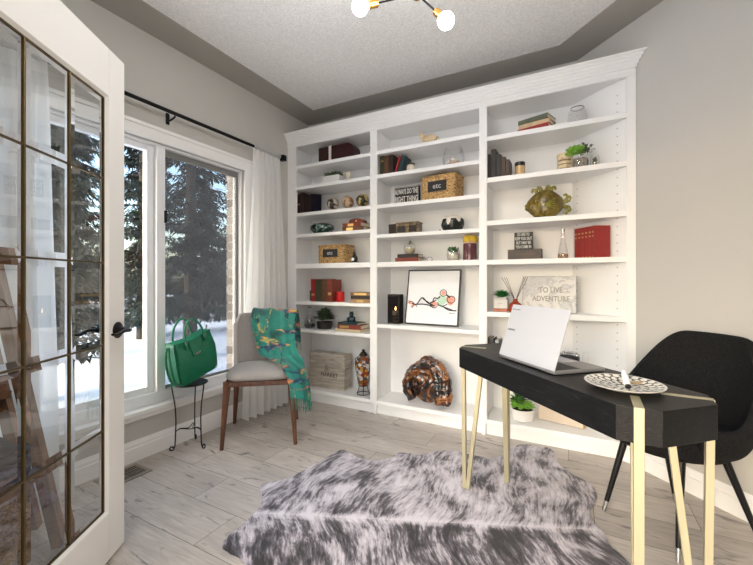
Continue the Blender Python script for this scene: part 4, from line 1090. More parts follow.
# ---- bottom shelf
z = HZ
WASHW = mottle('whitewashed planks', [(.28, srgb(140,130,118)), (.5, srgb(176,167,154)), (.72, srgb(204,197,186))], 3.5, .75, sc=(2.2,2.2,14), detail=8)
t = thing('crate', 'weathered plank box with dark lettering on bottom left shelf', 'box', (-2.035,2.895,z+.0005), R(0))
b = MB()
for k in range(5): b.bb(-.195,.195,-.060,.060,.001+k*.064,.0634+k*.064)
b.build('planks', WASHW, t, smooth=False, bevel=.0025)
lettering('box_lettering', ['&'], .07, mat('faded lettering', srgb(128,116,104), .8), t, (.0,-.0607,.190))
lettering('box_lettering', ['MARKET'], .050, mat('dark lettering', srgb(76,66,58), .8), t, (.03,-.0607,.125))
t = thing('mosaic_lantern', 'mosaic glass urn in black wire stand at bottom left bay', 'lantern', (-1.655,2.855,z+.0005))
MOS, nM, bM = nt('mosaic glass'); setp(bM, Roughness=.2); vM = nM.nodes.new('ShaderNodeTexVoronoi'); vM.inputs['Scale'].default_value = 34; nM.links.new(coords(nM), vM.inputs['Vector'])
sM = nM.nodes.new('ShaderNodeSeparateColor'); nM.links.new(vM.outputs['Color'], sM.inputs[0])
cM = ramp(nM, sM.outputs[0], [(0, srgb(196,190,186)), (.2, srgb(140,84,40)), (.4, srgb(78,72,76)), (.55, srgb(190,140,70)), (.72, srgb(150,60,34)), (.88, srgb(206,200,196))], 'CONSTANT')
vE = nM.nodes.new('ShaderNodeTexVoronoi'); vE.feature = 'DISTANCE_TO_EDGE'; vE.inputs['Scale'].default_value = 34; nM.links.new(coords(nM), vE.inputs['Vector'])
nM.links.new(mixc(nM, ramp(nM, vE.outputs['Distance'], [(.02,(1,1,1)),(.05,(0,0,0))]), cM, (.02,.018,.016)), bM.inputs['Base Color'])
b = MB(); b.lathe([(0,.075),(.030,.075),(.040,.09),(.052,.16),(.064,.235),(.066,.265),(.056,.30),(.036,.325),(.028,.335),(0,.335)], 28); b.build('urn', MOS, t)
b = MB(); b.lathe([(0,.336),(.038,.336),(.036,.346),(.022,.364),(.012,.370),(.012,.380),(.018,.385),(0,.392)], 22); b.build('lid', mat('dark bronze', srgb(52,46,42), .4, .6), t)
b = MB(); b.tube([(.056*math.cos(2*PI*k/28), .056*math.sin(2*PI*k/28), .004) for k in range(28)], .0035, 6, closed=True); b.tube([(.036*math.cos(2*PI*k/28), .036*math.sin(2*PI*k/28), .074) for k in range(28)], .0035, 6, closed=True)
for k in range(4):
    a = k*PI/2+.5; b.tube([(.056*math.cos(a), .056*math.sin(a), .004),(.040*math.cos(a), .040*math.sin(a), .04),(.036*math.cos(a), .036*math.sin(a), .074)], .003, 6)
    b.tube([(.040*math.cos(a), .040*math.sin(a), .075),(.068*math.cos(a), .068*math.sin(a), .22),(.071*math.cos(a), .071*math.sin(a), .262),(.042*math.cos(a), .042*math.sin(a), .335)], .0024, 6)
b.build('wire_stand', BLACKM, t)
b = MB()
for s_ in (-1,1): b.tube([(s_*.066,0,.225),(s_*.082,0,.26),(s_*.080,0,.30),(s_*.058,0,.315),(s_*.048,0,.305)], .004, 8)
b.build('handles', mat('dark bronze 2', srgb(52,46,42), .4, .6), t)

# ---- middle bay, top
z = MZ['A']
t = thing('figurine', 'pale wooden animal figurine on top middle shelf', 'figurine', (-1.062,YC,z+.0005))
t.scale = (1.22,)*3
PALEW = mottle('pale driftwood', [(.3, srgb(204,178,140)), (.7, srgb(236,216,182))], 20, .6)
b = MB(); b.ball((.012,0,.052), (.052,.03,.030), 18, 11); b.ball((-.040,0,.078), (.020,.017,.018), 12, 8); b.tube([(-.03,0,.07),(-.012,0,.06)], [.016,.022], 10)
for x in (-.022,.042):
    for y in (-.014,.014): b.tube([(x,y,.045),(x+.002,y,.001)], [.013,.011], 8)
b.build('body', PALEW, t)
b = MB()
for y in (-.009,.009): b.tube([(-.043,y,.09),(-.047,y*1.4,.112)], [.006,.002], 6)
b.tube([(.062,0,.058),(.074,0,.05),(.076,0,.035)], [.006,.004,.003], 6); b.build('ears_and_tail', PALEW, t)
# ---- second
z = MZ['B']
book('olive book at left end of middle bay second shelf', (-1.440,YC,z+.0005), (.040,.14,.165), C_OLV, gilt=[(.7,.76)])
book('brown book with ridges beside the olive book', (-1.399,YC,z+.0003), (.038,.14,.161), C_BRN, ridge=True)
book('dark brown book third from left on middle bay second shelf', (-1.358,YC,z+.0005), (.040,.14,.163), C_DK, ridge=True)
book('slim red book leaning towards dark brown book', (-1.322,YC,z+.003), (.016,.13,.146), C_RED, ry=R(17))
book('dark teal book leaning on slim red book', (-1.288,YC,z+.005), (.032,.13,.146), C_TEAL, ry=R(17))
t = thing('jar', 'small cream pot with dark lid beside leaning books', 'jar', (-1.197,2.84,z+.0005))
t.scale = (1.05, 1.05, 1.45)
b = MB(); b.lathe([(0,0),(.03,0),(.036,.012),(.035,.034),(.028,.044),(0,.044)], 22); b.build('pot', mat('cream pot', srgb(214,206,190), .4, var=.1), t)
b = MB(); b.lathe([(0,.0445),(.030,.0445),(.032,.052),(.014,.058),(.006,.062),(0,.064)], 22); b.build('lid', mat('dark lid', srgb(60,56,50), .5), t)
t = thing('glass_bowl', 'clear glass cat shaped bowl holding shells on middle bay shelf', 'bowl', (-.850,YC,z+.0005))
t.scale = (1.05, 1.05, 1.24)
def catp(p):
    k = max(0, p.z)/.070
    return p
prof = [(.0,.001),(.05,.001),(.074,.025),(.080,.055),(.070,.088),(.055,.105),(.053,.104),(.068,.087),(.0775,.055),(.072,.026),(.049,.003),(0,.003)]
b = MB(); b.lathe(prof, 30)
for vv in b.bm.verts:
    if vv.co.z > .08: vv.co.z += .052*max(0, abs(vv.co.x)/.07-.25)*((vv.co.z-.08)/.025)**1
b.build('glass', CLEAR, t)
b = MB()
for k in range(26):
    a = rp.random()*6.28; r_ = .05*math.sqrt(rp.random()); b.ball((r_*math.cos(a), r_*math.sin(a), .016+.024*rp.random()), (.012,.010,.009), 8, 6, rot=(rp.random()*3, rp.random()*3, 0))
b.build('shells', mottle('sand shells', [(.3, srgb(196,164,124)), (.7, srgb(232,214,184))], 40, .5), t)['kind'] = 'stuff'
# ---- third
z = MZ['C']
WLET = mat('white lettering', srgb(216,214,208), .7, var=.05)
SIGNB = mat('black sign paint', (.018,.018,.018), .6, var=.2)
t = thing('word_sign', 'black block sign lettered in white beside the seagrass basket', 'sign', (-1.248,2.88,z+.0005))
t.scale = (1, 1, 1.14)
b = MB(); b.bb(-.109,.109,-.02,.02,0,.134); bd = b.build('board', SIGNB, t, smooth=False, bevel=.002)
b = MB()
for x0, x1_, z0, z1 in ((-.105,.105,.127,.130),(-.105,.105,.004,.007),(-.105,-.102,.004,.13),(.102,.105,.004,.13)): b.bb(x0,x1_,-.0208,-.0198,z0,z1)
b.build('border_line', WLET, t, smooth=False)
lettering('sign_lettering', ['ALWAYS DO THE'], .052, WLET, t, (0,-.0208,.096), sx=.50, bold=.0006)
lettering('sign_lettering', ['RIGHT THING'], .058, WLET, t, (0,-.0208,.040), sx=.57, bold=.0006)
basket('rectangular seagrass basket with black label beside black word sign', -.945, 2.885, z, .29, .19, .190, R(-7), 'etc')
# ---- fourth
z = MZ['D']
t = thing('box', 'small dark brown wooden cube at left of carved box', 'box', (-1.362,YC,z+.0005)); b = MB(); b.bb(-.034,.034,-.035,.035,0,.062); b.build('body', C_DK, t, smooth=False, bevel=.002); b = MB(); b.bb(-.035,.035,-.036,.036,.0625,.080); b.build('lid', C_DK, t, smooth=False, bevel=.002)
t.scale = (1, 1, 1.12)
t = thing('trinket_box', 'ornate bronze trinket chest with dark panels on middle shelf', 'box', (-1.224,YC,z+.0005))
t.scale = (1, 1, 1.15)
BRZ = mottle('aged bronze', [(.3, srgb(46,36,26)), (.55, srgb(118,98,70)), (.75, srgb(180,160,124))], 26, .4, dist=1.5)
b = MB(); b.bb(-.098,.098,-.045,.045,.004,.070); b.build('body', BRZ, t, smooth=False, bevel=.003)
b = MB(); b.bb(-.103,.103,-.049,.049,.0705,.084); b.build('lid', BRZ, t, smooth=False, bevel=.005)
b = MB()
for x in (-.05,.05): b.bb(x-.034,x+.034,-.0475,-.0452,.014,.058)
b.build('dark_panel', C_BLK, t, smooth=False)
b = MB()
for x in (-.085,.085):
    for y in (-.035,.035): b.ball((x,y,.0052), .0045, 8, 6)
b.build('feet', BRZ, t)
t = thing('bead_chain', 'thin string of dark beads trailing from the ornate chest', 'beads', (-1.10,2.83,z+.0005))
b = MB(); P = [catm([Vector((-.015,0,.016)), Vector((.02,-.01,.006)), Vector((.06,.012,.005)), Vector((.10,-.012,.005)), Vector((.145,.004,.006))], k/26) for k in range(27)]
for p in P: b.ball(tuple(p), .0048, 8, 6)
b.build('beads', BRZ, t); b = MB(); b.ball((.152,.002,.0095), (.012,.010,.009), 10, 8); b.build('pendant', C_BLK, t)
t = thing('vase', 'round black pot with dripping white glaze on middle shelf', 'vase', (-.858,YC,z+.0005))
t.scale = (1.14,)*3
b = MB(); b.lathe([(0,0),(.05,0),(.066,.012),(.078,.042),(.078,.068),(.066,.095),(.046,.108),(.042,.107),(.058,.092),(.066,.06),(0,.02)], 36); b.build('body', mat('black glaze', (.016,.018,.016), .2), t)
def drip(u, v):
    a = 2*PI*u; L = .026 + .046*max(0, math.sin(a*7+.4))**.7*(.75+.25*math.sin(a*3+1)) 
    s = v; zz = .108 - s*L
    tb = [(.108,.046),(.095,.0662),(.082,.0727),(.068,.0784),(.042,.0784),(.03,.074)]
    for (z0_, r0_), (z1_, r1_) in zip(tb, tb[1:]):
        if z1_ <= zz <= z0_: r_ = r0_ + (r1_-r0_)*(z0_-zz)/(z0_-z1_); break
    return ((r_+.0012)*math.cos(a), (r_+.0012)*math.sin(a), zz)
b = MB(); b.grid(drip, 180, 8, wrapu=True); b.build('white_drips', mat('white glaze', srgb(222,216,204), .3), t, angle=180)
# ---- fifth
z = MZ['E']
book('bottom chestnut book of pair under small glass vase', (-1.218,YC,z+.0005), (.032,.14,.205), C_RUST, flat=True)
book('top dark olive book of pair under small glass vase', (-1.213,YC,z+.0330), (.030,.13,.180), C_BLK, flat=True, rz=R(3))
t = thing('glass_vase', 'round little glass vase with sprigs standing on two books', 'vase', (-1.213,YC-.01,z+.0635))
t.scale = (1.08, 1.08, 1.18)
b = MB(); b.lathe([(0,.001),(.025,.001),(.041,.018),(.046,.043),(.040,.068),(.030,.08),(.029,.079),(.0385,.067),(.044,.043),(.039,.019),(.024,.003),(0,.003)], 26); b.build('glass', CLEAR, t)
b = MB(); b.lathe([(0,.004),(.024,.004),(.037,.018),(.040,.04),(0,.046)], 20); b.build('filling', mat('cream pebbles', srgb(206,194,160), .7, var=.2, vs=90), t)
b = MB(); bush(b, (0,0,.060), .034, 26, .28, rp); b.build('sprigs', LEAF, t, smooth=False)
t = thing('eyeglasses', 'thin black wire eyeglasses lying right of the two books', 'glasses', (-1.065,2.84,z+.0005), .3)
b = MB()
for x in (-.026,.026): b.tube([(x+.021*math.cos(2*PI*k/20), .0, .018+.0165*math.sin(2*PI*k/20)) for k in range(20)], .0013, 6, closed=True)
b.tube([(-.006,0,.022),(0,0,.026),(.006,0,.022)], .0012, 6); b.build('frame', BLACKM, t)
for s_ in (-1,1): b = MB(); b.tube([(s_*.047,0,.020),(s_*.046,.05,.012),(s_*.042,.10,.0015)], .0012, 6); b.build('temple', BLACKM, t)
t = thing('glass_jar', 'open glass jar with green plant beside yellow topped jar', 'jar', (-.848,YC-.01,z+.0005))
t.scale = (1.02, 1.02, 1.15)
b = MB(); b.lathe([(0,.001),(.036,.001),(.048,.015),(.052,.045),(.046,.075),(.034,.088),(.033,.087),(.0445,.074),(.050,.045),(.0465,.016),(.035,.003),(0,.003)], 26); b.build('glass', CLEAR, t)
b = MB(); b.lathe([(0,.004),(.035,.004),(.0455,.016),(.047,.048),(0,.055)], 20); b.build('sand', mat('white sand', srgb(214,206,188), .8, var=.12, vs=40), t)
b = MB(); rosette(b, (-.004,0,.062), .062, 12); b.build('succulent', LEAF, t)
b = MB(); bush(b, (.024,-.006,.06), .035, 16, .3, rp); b.build('purple_sprig', mat('purple leaf', srgb(84,74,104), .6), t, smooth=False)
t = thing('jar', 'wine coloured jar with yellow cloth top at middle bay corner', 'jar', (-.720,YC-.01,z+.0005))
t.scale = (1.05, 1.05, 1.06)
b = MB(); b.lathe([(0,0),(.044,0),(.048,.005),(.048,.112),(.044,.120),(0,.12)], 30); b.build('body', mottle('wine jar contents', [(.3, srgb(70,34,40)), (.6, srgb(104,60,66)), (.8, srgb(140,100,100))], 40, .18), t)
b = MB(); b.lathe([(0,.121),(.046,.121),(.048,.128),(.046,.134),(0,.134)], 28); b.build('band', mat('twine band', srgb(206,170,128), .8), t)
def cloth(u, v):
    a = 2*PI*u; r_ = .050*min(1, v*1.25) + .006*math.sin(a*7)*v; zz = .182 - .012*v - .036*max(0, v-.6)/.4 + .006*math.sin(a*5+1)*v
    return (r_*math.cos(a)+.003, r_*math.sin(a), zz)
b = MB(); b.grid(cloth, 48, 10, wrapu=True); b.lathe([(0,.136),(.042,.136),(.044,.15),(.040,.168),(0,.172)], 24); b.build('cloth_top', mat('mustard cloth', srgb(206,174,52), .85, var=.15, vs=40), t, angle=80)
# ---- sixth: lantern and framed frog picture
z = MZ['F']
t = thing('lantern', 'dark pierced metal candle lantern beside the framed picture', 'lantern', (-1.352,2.872,z+.0005))
LANT = mat('dark pierced metal', srgb(40,36,36), .45, .4, var=.2)
b = MB(); b.bb(-.052,.052,-.045,.045,0,.010); b.bb(-.052,.052,-.045,.045,.228,.244)
for x in (-.049,.049):
    for y in (-.042,.042): b.bb(x-.003,x+.003,y-.003,y+.003,.010,.228)
b.build('frame', LANT, t, smooth=False, bevel=.001)
b = MB()
for i in range(9):
    for j in range(18):
        x = -.044+.011*i; zz = .018+.0121*j; b.mi = 0
        d = math.hypot(x, zz-.122)
        rr = .0052 if not (.006 < d < .045) else .0034
        b.tube([(x+.0055*math.cos(q*PI/3+PI/6)*.94, -.042, zz+.006*math.sin(q*PI/3+PI/6)) for q in range(6)], .0017 if d < .05 else .0031, 4, closed=True)
b.build('pierced_front', LANT, t, smooth=False)
b = MB(); b.bb(-.046,-.044,-.040,.040,.010,.228); b.bb(.044,.046,-.040,.040,.010,.228); b.bb(-.044,.044,.038,.040,.010,.228); b.build('panels', LANT, t, smooth=False)
b = MB(); b.lathe([(0,.0105),(.028,.0105),(.028,.105),(0,.107)], 20); b.build('candle', mat('ivory candle', srgb(226,196,160), .5), t)
b = MB(); b.lathe([(0,.108),(.006,.116),(.007,.124),(.0,.145)], 12); b.build('flame', glow('candle flame', (1,.62,.28), 14), t)
FW, FH, LEAN = .452, .452, 11
t = thing('framed_picture', 'square black framed frog drawing leaning on middle bay shelf', 'picture', (-1.035, 2.858, z+.0035), 0, rot=(R(-LEAN),0,R(-1)))
FRB = mat('black picture frame', (.02,.02,.022), .4)
b = MB(); fw = .0095
b.bb(-FW/2,FW/2,-.012,.012,0,fw); b.bb(-FW/2,FW/2,-.012,.012,FH-fw,FH); b.bb(-FW/2,-FW/2+fw,-.012,.012,fw,FH-fw); b.bb(FW/2-fw,FW/2,-.012,.012,fw,FH-fw)
b.build('frame', FRB, t, smooth=False, bevel=.001)
b = MB(); b.bb(-FW/2+fw,FW/2-fw,-.006,.006,fw,FH-fw); b.build('print', mat('white print paper', srgb(236,237,240), .6, var=.01), t, smooth=False)
INK = mat('ink line', (.02,.026,.03), .7); CORAL = mat('coral wash', srgb(232,164,142), .8, var=.1, vs=60); MINT = mat('mint wash', srgb(192,222,200), .8, var=.1, vs=60)
def P2(px, py): return (-FW/2 + (px-40)/(470-40)*FW, FH - (py-52)/(505-52)*FH)     # drawing layout inside the frame
def ink(b, pts_, r_=.0022):
    r_ *= 1.75
    Q = [Vector((*P2(*q), 0)) for q in pts_]; m_ = max(2, 4*(len(Q)-1))
    Q = [catm(Q, k/m_) for k in range(m_+1)]
    b.tube([(q.x, -.0066, q.y) for q in Q], r_, 4)
def blob(b, cx, cy, rx, ry, rot_=0):
    c_ = P2(cx, cy); n_ = 22; V = []
    for k in range(n_):
        a = 2*PI*k/n_; rr = 1+.10*math.sin(3*a+1); x = rx*rr*math.cos(a)*FW/430; y_ = ry*rr*math.sin(a)*FH/453
        V.append(b.v(c_[0]+x*math.cos(rot_)-y_*math.sin(rot_), -.0063, c_[1]+x*math.sin(rot_)+y_*math.cos(rot_)))
    b.f(V)
b = MB(); blob(b, 335, 300, 38, 38); b.build('drawn_green_head', MINT, t, smooth=False)
for q in ((342, 243, 19, 19), (400, 300, 32, 38, .3), (268, 335, 30, 24), (78, 328, 26, 13, -.5), (102, 352, 26, 9, .4)):
    b = MB(); blob(b, *q); b.build('drawn_coral_area', CORAL, t, smooth=False)
b = MB()
for c_ in ((342,243,26,26),(405,295,30,28)): ink(b, [(c_[0]+c_[2]*math.cos(k*PI/8), c_[1]+c_[3]*math.sin(k*PI/8)) for k in range(17)], .0016)
ink(b, [(90,335),(130,340),(172,285),(220,325),(262,340)], .0030); ink(b, [(120,342),(180,338),(235,345),(280,350)], .0030); ink(b, [(176,284),(190,300),(236,328)], .0028)
ink(b, [(262,318),(272,285),(300,288),(318,270)], .0030); ink(b, [(290,300),(262,318),(240,325)], .0026); ink(b, [(300,340),(340,350),(390,378),(450,382)], .0026); ink(b, [(318,345),(360,358),(420,378)], .0022)
ink(b, [(368,258),(386,272),(396,280)], .0034); ink(b, [(300,320),(318,344),(352,346),(378,330)], .0018); ink(b, [(60,330),(84,318),(108,334),(136,362)], .0016); ink(b, [(92,372),(104,350)], .0016); ink(b, [(240,350),(275,366),(300,352)], .0020)
ink(b, [(396,402),(420,404),(444,402)], .0008); ink(b, [(402,396),(404,410)], .0008)
b.build('drawn_ink_lines', INK, t, smooth=False)
# ---- bottom: glossy root sculpture
t = thing('root_sculpture', 'glossy amber and black root wood sculpture on bottom middle shelf', 'sculpture', (-1.055,2.862,HZ+.0005))
ROOT = mottle('lacquered root wood', [(.34, srgb(14,12,13)), (.45, srgb(30,22,20)), (.52, srgb(92,52,28)), (.57, srgb(168,112,58)), (.61, srgb(104,52,26)), (.67, srgb(70,30,22)), (.74, srgb(24,22,25))], 8, .22, detail=7, dist=1.6, bmp=.4, coat=.6)
b = MB()
b.tube([(-.135,-.02,.025),(-.165,-.025,.09),(-.175,-.02,.17),(-.150,-.01,.245),(-.095,0,.295),(-.02,.005,.335),(.045,.0,.325),(.105,-.005,.275),(.155,-.02,.20),(.165,-.04,.11),(.140,-.05,.030)], [.034,.042,.044,.042,.040,.048,.052,.048,.050,.054,.046], 14)
b.tube([(.105,-.065,.028),(.095,-.06,.12),(.085,-.04,.22),(.06,-.01,.30)], [.030,.032,.034,.04], 12)
b.ball((-.01,.020,.165), (.150,.050,.160), 20, 12); b.ball((-.005,.02,.35), (.06,.045,.032), 14, 9)
sc_ = b.build('body', ROOT, t)
m_ = sc_.modifiers.new('Remesh', 'REMESH'); m_.mode = 'VOXEL'; m_.voxel_size = .006; m_.use_smooth_shade = True
tx = bpy.data.textures.new('root lumps', 'CLOUDS'); tx.noise_scale = .06; m_ = sc_.modifiers.new('Displace', 'DISPLACE'); m_.texture = tx; m_.strength = .034; m_.mid_level = .5
m_ = sc_.modifiers.new('Smooth', 'SMOOTH'); m_.iterations = 3

# ---- right bay, top
z = RZ['A']
book('bottom red book of pile of three on top right shelf', (-.252,YC,z+.0005), (.034,.15,.215), C_RED, flat=True, rz=R(-16))
book('middle cream book of pile of three on top right shelf', (-.250,YC,z+.0350), (.030,.14,.205), cov('pale cream', srgb(206,176,140)), flat=True, rz=R(-14))
book('top grey green book of pile of three on top right shelf', (-.250,YC,z+.0655), (.032,.15,.205), C_GRN, flat=True, rz=R(-18))
t = thing('candle_bowl', 'smoky round glass bowl with dark rim on top right shelf', 'bowl', (.000,2.868,z+.0005))
t.scale = (1.0, 1.0, 1.20)
SMOKE = bpy.data.materials.new('frosted smoky glass'); SMOKE.use_nodes = True; n = SMOKE.node_tree; n.nodes.clear()
o_ = n.nodes.new('ShaderNodeOutputMaterial'); t1 = n.nodes.new('ShaderNodeBsdfTransparent'); d1 = n.nodes.new('ShaderNodeBsdfPrincipled'); d1.inputs['Base Color'].default_value = (.55,.55,.55,1); d1.inputs['Roughness'].default_value = .15
mx = n.nodes.new('ShaderNodeMixShader'); mx.inputs['Fac'].default_value = .30; n.links.new(t1.outputs[0], mx.inputs[1]); n.links.new(d1.outputs[0], mx.inputs[2]); n.links.new(mx.outputs[0], o_.inputs['Surface'])
b = MB(); b.lathe([(0,.001),(.042,.001),(.058,.02),(.062,.052),(.054,.088),(.041,.105)], 32); b.build('glass', SMOKE, t)
b = MB(); b.tube([(.0405*math.cos(2*PI*k/32), .0405*math.sin(2*PI*k/32), .106) for k in range(32)], .0025, 6, closed=True); b.build('dark_rim', mat('dark grey rim', srgb(70,70,70), .3), t)
# ---- second
z = RZ['B']; x = -.577
for k, (w_, h_, lab) in enumerate(((.022,.184,'first slim black book at left end of right bay'), (.036,.216,'tall black brown book, second from left in right bay'), (.034,.174,'black ridged book, third in row beside candle jar'), (.030,.150,'dark brown book, fourth in row beside candle jar'), (.026,.128,'shortest brown book, nearest the black lidded candle jar'))):
    book(lab, (x+w_/2, YC, z+.0005), (w_-.001, .13, h_), C_BLK if k < 3 else cov('umber', srgb(72,54,40)), 'row of dark old books', ridge=k != 0); x += w_ + .001
t = thing('candle_jar', 'tan candle jar with black lid beside the dark books', 'candle', (-.362,2.858,z+.0005))
t.scale = (1.02, 1.02, 1.3)
b = MB(); b.lathe([(0,0),(.031,0),(.034,.004),(.034,.062),(0,.062)], 26); b.build('jar', mat('tan wax jar', srgb(206,174,128), .25), t)
b = MB(); b.lathe([(0,.0625),(.0345,.0625),(.0345,.082),(.032,.084),(0,.084)], 26); b.build('lid', BLACKP, t)
t = thing('tin', 'cream vintage lettered canister behind the green succulent', 'canister', (-.075,2.925,z+.0005))
t.scale = (1, 1, 1.3)
b = MB(); b.lathe([(0,0),(.050,0),(.050,.094),(0,.094)], 34); b.build('body', mottle('aged cream label', [(.35, srgb(222,198,156)), (.55, srgb(238,222,188)), (.68, srgb(200,168,120))], 26, .5), t)
b = MB(); b.lathe([(0,.0945),(.0515,.0945),(.0515,.108),(.049,.110),(0,.110)], 34); b.build('lid', mat('cream tin lid', srgb(228,208,166), .4), t)
b = MB()
for zz, hh in ((.070,.008),(.050,.005),(.028,.004)):
    for k in range(7):
        a = -PI/2 - .75 + .25*k - .1; c_ = (.0502*math.cos(a), .0502*math.sin(a)); b.box((c_[0], c_[1], zz), (.009,.0012,hh), rot=(0,0,a+PI/2))
b.build('printed_lines', mat('brown print', srgb(120,84,50), .7), t, smooth=False)
t = thing('succulent_pot', 'bright green succulent in glass pot on right bay shelf', 'plant', (.018,2.828,z+.0005))
t.scale = (1.08, 1.08, 1.22)
b = MB(); b.lathe([(0,.001),(.034,.001),(.044,.012),(.047,.04),(.042,.066),(.040,.067),(.0395,.065),(.0445,.04),(.042,.013),(.033,.003),(0,.003)], 26); b.build('glass', CLEAR, t)
b = MB(); b.lathe([(0,.004),(.033,.004),(.041,.013),(.043,.04),(.040,.055),(0,.06)], 20); b.build('pebbles', mottle('brown grey pebbles', [(.4, srgb(96,80,60)), (.6, srgb(170,160,146))], 60, .6), t)
b = MB(); rosette(b, (-.024,-.010,.085), .074, 24); b.build('rosette', LIME, t)
b = MB(); bush(b, (.028,.0,.075), .070, 44, .26, rp); b.build('sprigs', SAGE, t, smooth=False)
t = thing('glass_jar', 'small clear glass jar of dark stones right of succulent', 'jar', (.100,2.828,z+.0005))
t.scale = (1, 1, 1.3)
b = MB(); b.lathe([(0,.001),(.022,.001),(.027,.01),(.028,.05),(.022,.064),(.021,.063),(.0265,.05),(.0255,.011),(.021,.003),(0,.003)], 22); b.build('glass', CLEAR, t)
b = MB()
for k in range(16): a = rp.random()*6.28; r_ = .015*rp.random(); b.ball((r_*math.cos(a), r_*math.sin(a), .012+.034*rp.random()), .007, 7, 5)
b.build('stones', SAGE, t)['kind'] = 'stuff'
# ---- third: green glazed fish
z = RZ['C']
t = thing('fish_vase', 'olive green glazed fish shaped vase on right bay shelf', 'vase', (-.188,2.862,z+.0015))
FISH = mottle('olive fish glaze', [(.3, srgb(58,44,8)), (.5, srgb(104,86,18)), (.66, srgb(136,118,42)), (.8, srgb(74,58,12))], 26, .12, dist=.8, bmp=.3, coat=.5)
def fishp(p):
    x = p.x/.125
    k = 1 - .32*max(0, -x)**1.5 - .30*max(0, x)**2
    return Vector((p.x, p.y*k, p.z*k if p.z > 0 else max(p.z*k, -.0940)))
b = MB(); b.ball((-.012,0,.0955), (.124,.070,.108), 36, 22, fn=fishp); bb_ = b.build('body', FISH, t)
b = MB(); b.tube([(-.118,0,.090),(-.136,0,.094),(-.139,0,.092)], [.026,.017,.011], 14); b.tube([(-.118,0,.079),(-.135,0,.073),(-.137,0,.071)], [.02,.012,.008], 14); b.build('mouth', FISH, t)
FING = mottle('fish fin glaze', [(.3, srgb(96,88,24)), (.6, srgb(150,146,66)), (.8, srgb(84,70,24))], 40, .15, bmp=.3, coat=.5)
b = MB()
for x0, dx in ((-.058,-.016),(-.032,-.012),(-.004,.010),(.024,.014)):
    z0_ = .196 - 1.3*(x0+.012)**2*6
    b.tube([(x0,0,z0_-.012),(x0+dx*.4,0,z0_+.012),(x0+dx,0,z0_+.028),(x0+dx*1.9,0,z0_+.030),(x0+dx*2.4,0,z0_+.018),(x0+dx*2.0,0,z0_+.008)], [.018,.019,.017,.014,.011,.008], 10, flat=.7)
b.build('top_fin', FING, t)
b = MB()
for s_ in (1,-1):
    zz = .092
    b.tube([(.095,0,zz+.005*s_),(.118,0,zz+.022*s_),(.132,.0,zz+.046*s_),(.120,0,zz+.066*s_),(.104,0,zz+.060*s_)], [.015,.018,.016,.012,.007], 10, flat=.7)
    b.tube([(.11,.004,zz+.008*s_),(.142,.004,zz+.02*s_),(.150,.004,zz+.042*s_),(.140,.004,zz+.056*s_)], [.010,.012,.010,.006], 8, flat=.7)
b.build('tail', FING, t)
b = MB()
for k in range(5):
    a = -.5+.28*k; b.tube([(-.008,-.068,.085),(.02,-.077,.085+.03*a),(.056,-.070,.085+.06*a)], [.010,.011,.005], 8, flat=.6)
b.build('side_fin', FING, t)
b = MB(); b.ball((-.062,-.058,.118), .008, 10, 8); b.build('eye', FING, t)
# ---- fourth
z = RZ['D']
t = thing('wooden_block', 'dark wooden block plinth under the small letter sign', 'wooden block', (-.328,YC,z+.0005))
b = MB(); b.bb(-.112,.112,-.045,.045,0,.072); b.build('block', mottle('dark walnut block', [(.3, srgb(30,20,17)), (.6, srgb(62,42,34)), (.8, srgb(84,60,48))], 5, .45, sc=(2,8,8)), t, smooth=False, bevel=.003)
t = thing('letter_board', 'small black sign with white block letters on dark plinth', 'sign', (-.337,YC-.005,z+.0730))
t.scale = (1, 1, 1.03)
b = MB(); b.bb(-.061,.061,-.018,.018,0,.118); b.build('board', SIGNB, t, smooth=False, bevel=.001)
for k, tx_ in enumerate(("I'D LIKE TO", 'KEEP YOU OUT', 'BUT I MAY BE', 'YOU COME IN')):
    lettering('sign_lettering', [tx_], .0285, WLET, t, (0,-.0187,.102-.0285*k), sx=.56, bold=.0005)
t = thing('glass_bottle', 'clear glass bottle with seeds beside row of red books', 'bottle', (-.086,YC-.01,z+.0005))
t.scale = (1, 1, 1.07)
b = MB(); b.lathe([(0,.001),(.030,.001),(.034,.008),(.033,.03),(.024,.075),(.015,.12),(.012,.15),(.016,.162),(.014,.162),(.010,.15),(.013,.12),(.022,.075),(.031,.03),(.032,.01),(.029,.003),(0,.003)], 26); b.build('glass', CLEAR, t)
b = MB(); b.lathe([(0,.004),(.029,.004),(.0315,.010),(.0305,.03),(0,.034)], 20); b.build('seeds', mottle('brown seeds', [(.4, srgb(110,78,44)), (.6, srgb(168,130,84))], 80, .7), t)
b = MB(); b.cyl((0,0,.156),(0,0,.190),.0095,.0125,seg=14); b.build('stopper', STEEL, t)
first = None
words = ('leftmost of six red gilt books, touching the glass bottle', 'second from left of six red gilt books', 'third from left of six red gilt books', 'fourth from left of six red gilt books', 'fifth from left of six red gilt books', 'rightmost of six red gilt books, front cover fully showing')
for k, lab in enumerate(words):
    if first is None:
        first = book(lab, (0,0,0), (.0275,.085,.203), cov('dusty red', srgb(146,42,38), .5, .12), 'set of red gilt books', gilt=[(.66,.70),(.78,.83),(.02,.05)]); o = first
    else:
        o = copy_tree(first); o['label'] = lab
    an = R(-61.9) if k == 5 else R(-50)
    ux, uy = Vector((math.cos(an), math.sin(an), 0)), Vector((-math.sin(an), math.cos(an), 0))
    cr = Vector((.094,2.757,0)) if k == 5 else Vector((.094,2.757,0)) - .0292*Vector((.471,-.882,0)) - .0312*(4-k)*Vector((.643,-.766,0))
    dd = .104 if k == 5 else .085
    o.location = cr - ux*.01375 + uy*dd/2 + Vector((0,0,z+.0005)); o.rotation_euler = (0,0,an)
    if k == 5: o.scale = (1,dd/.085,1)
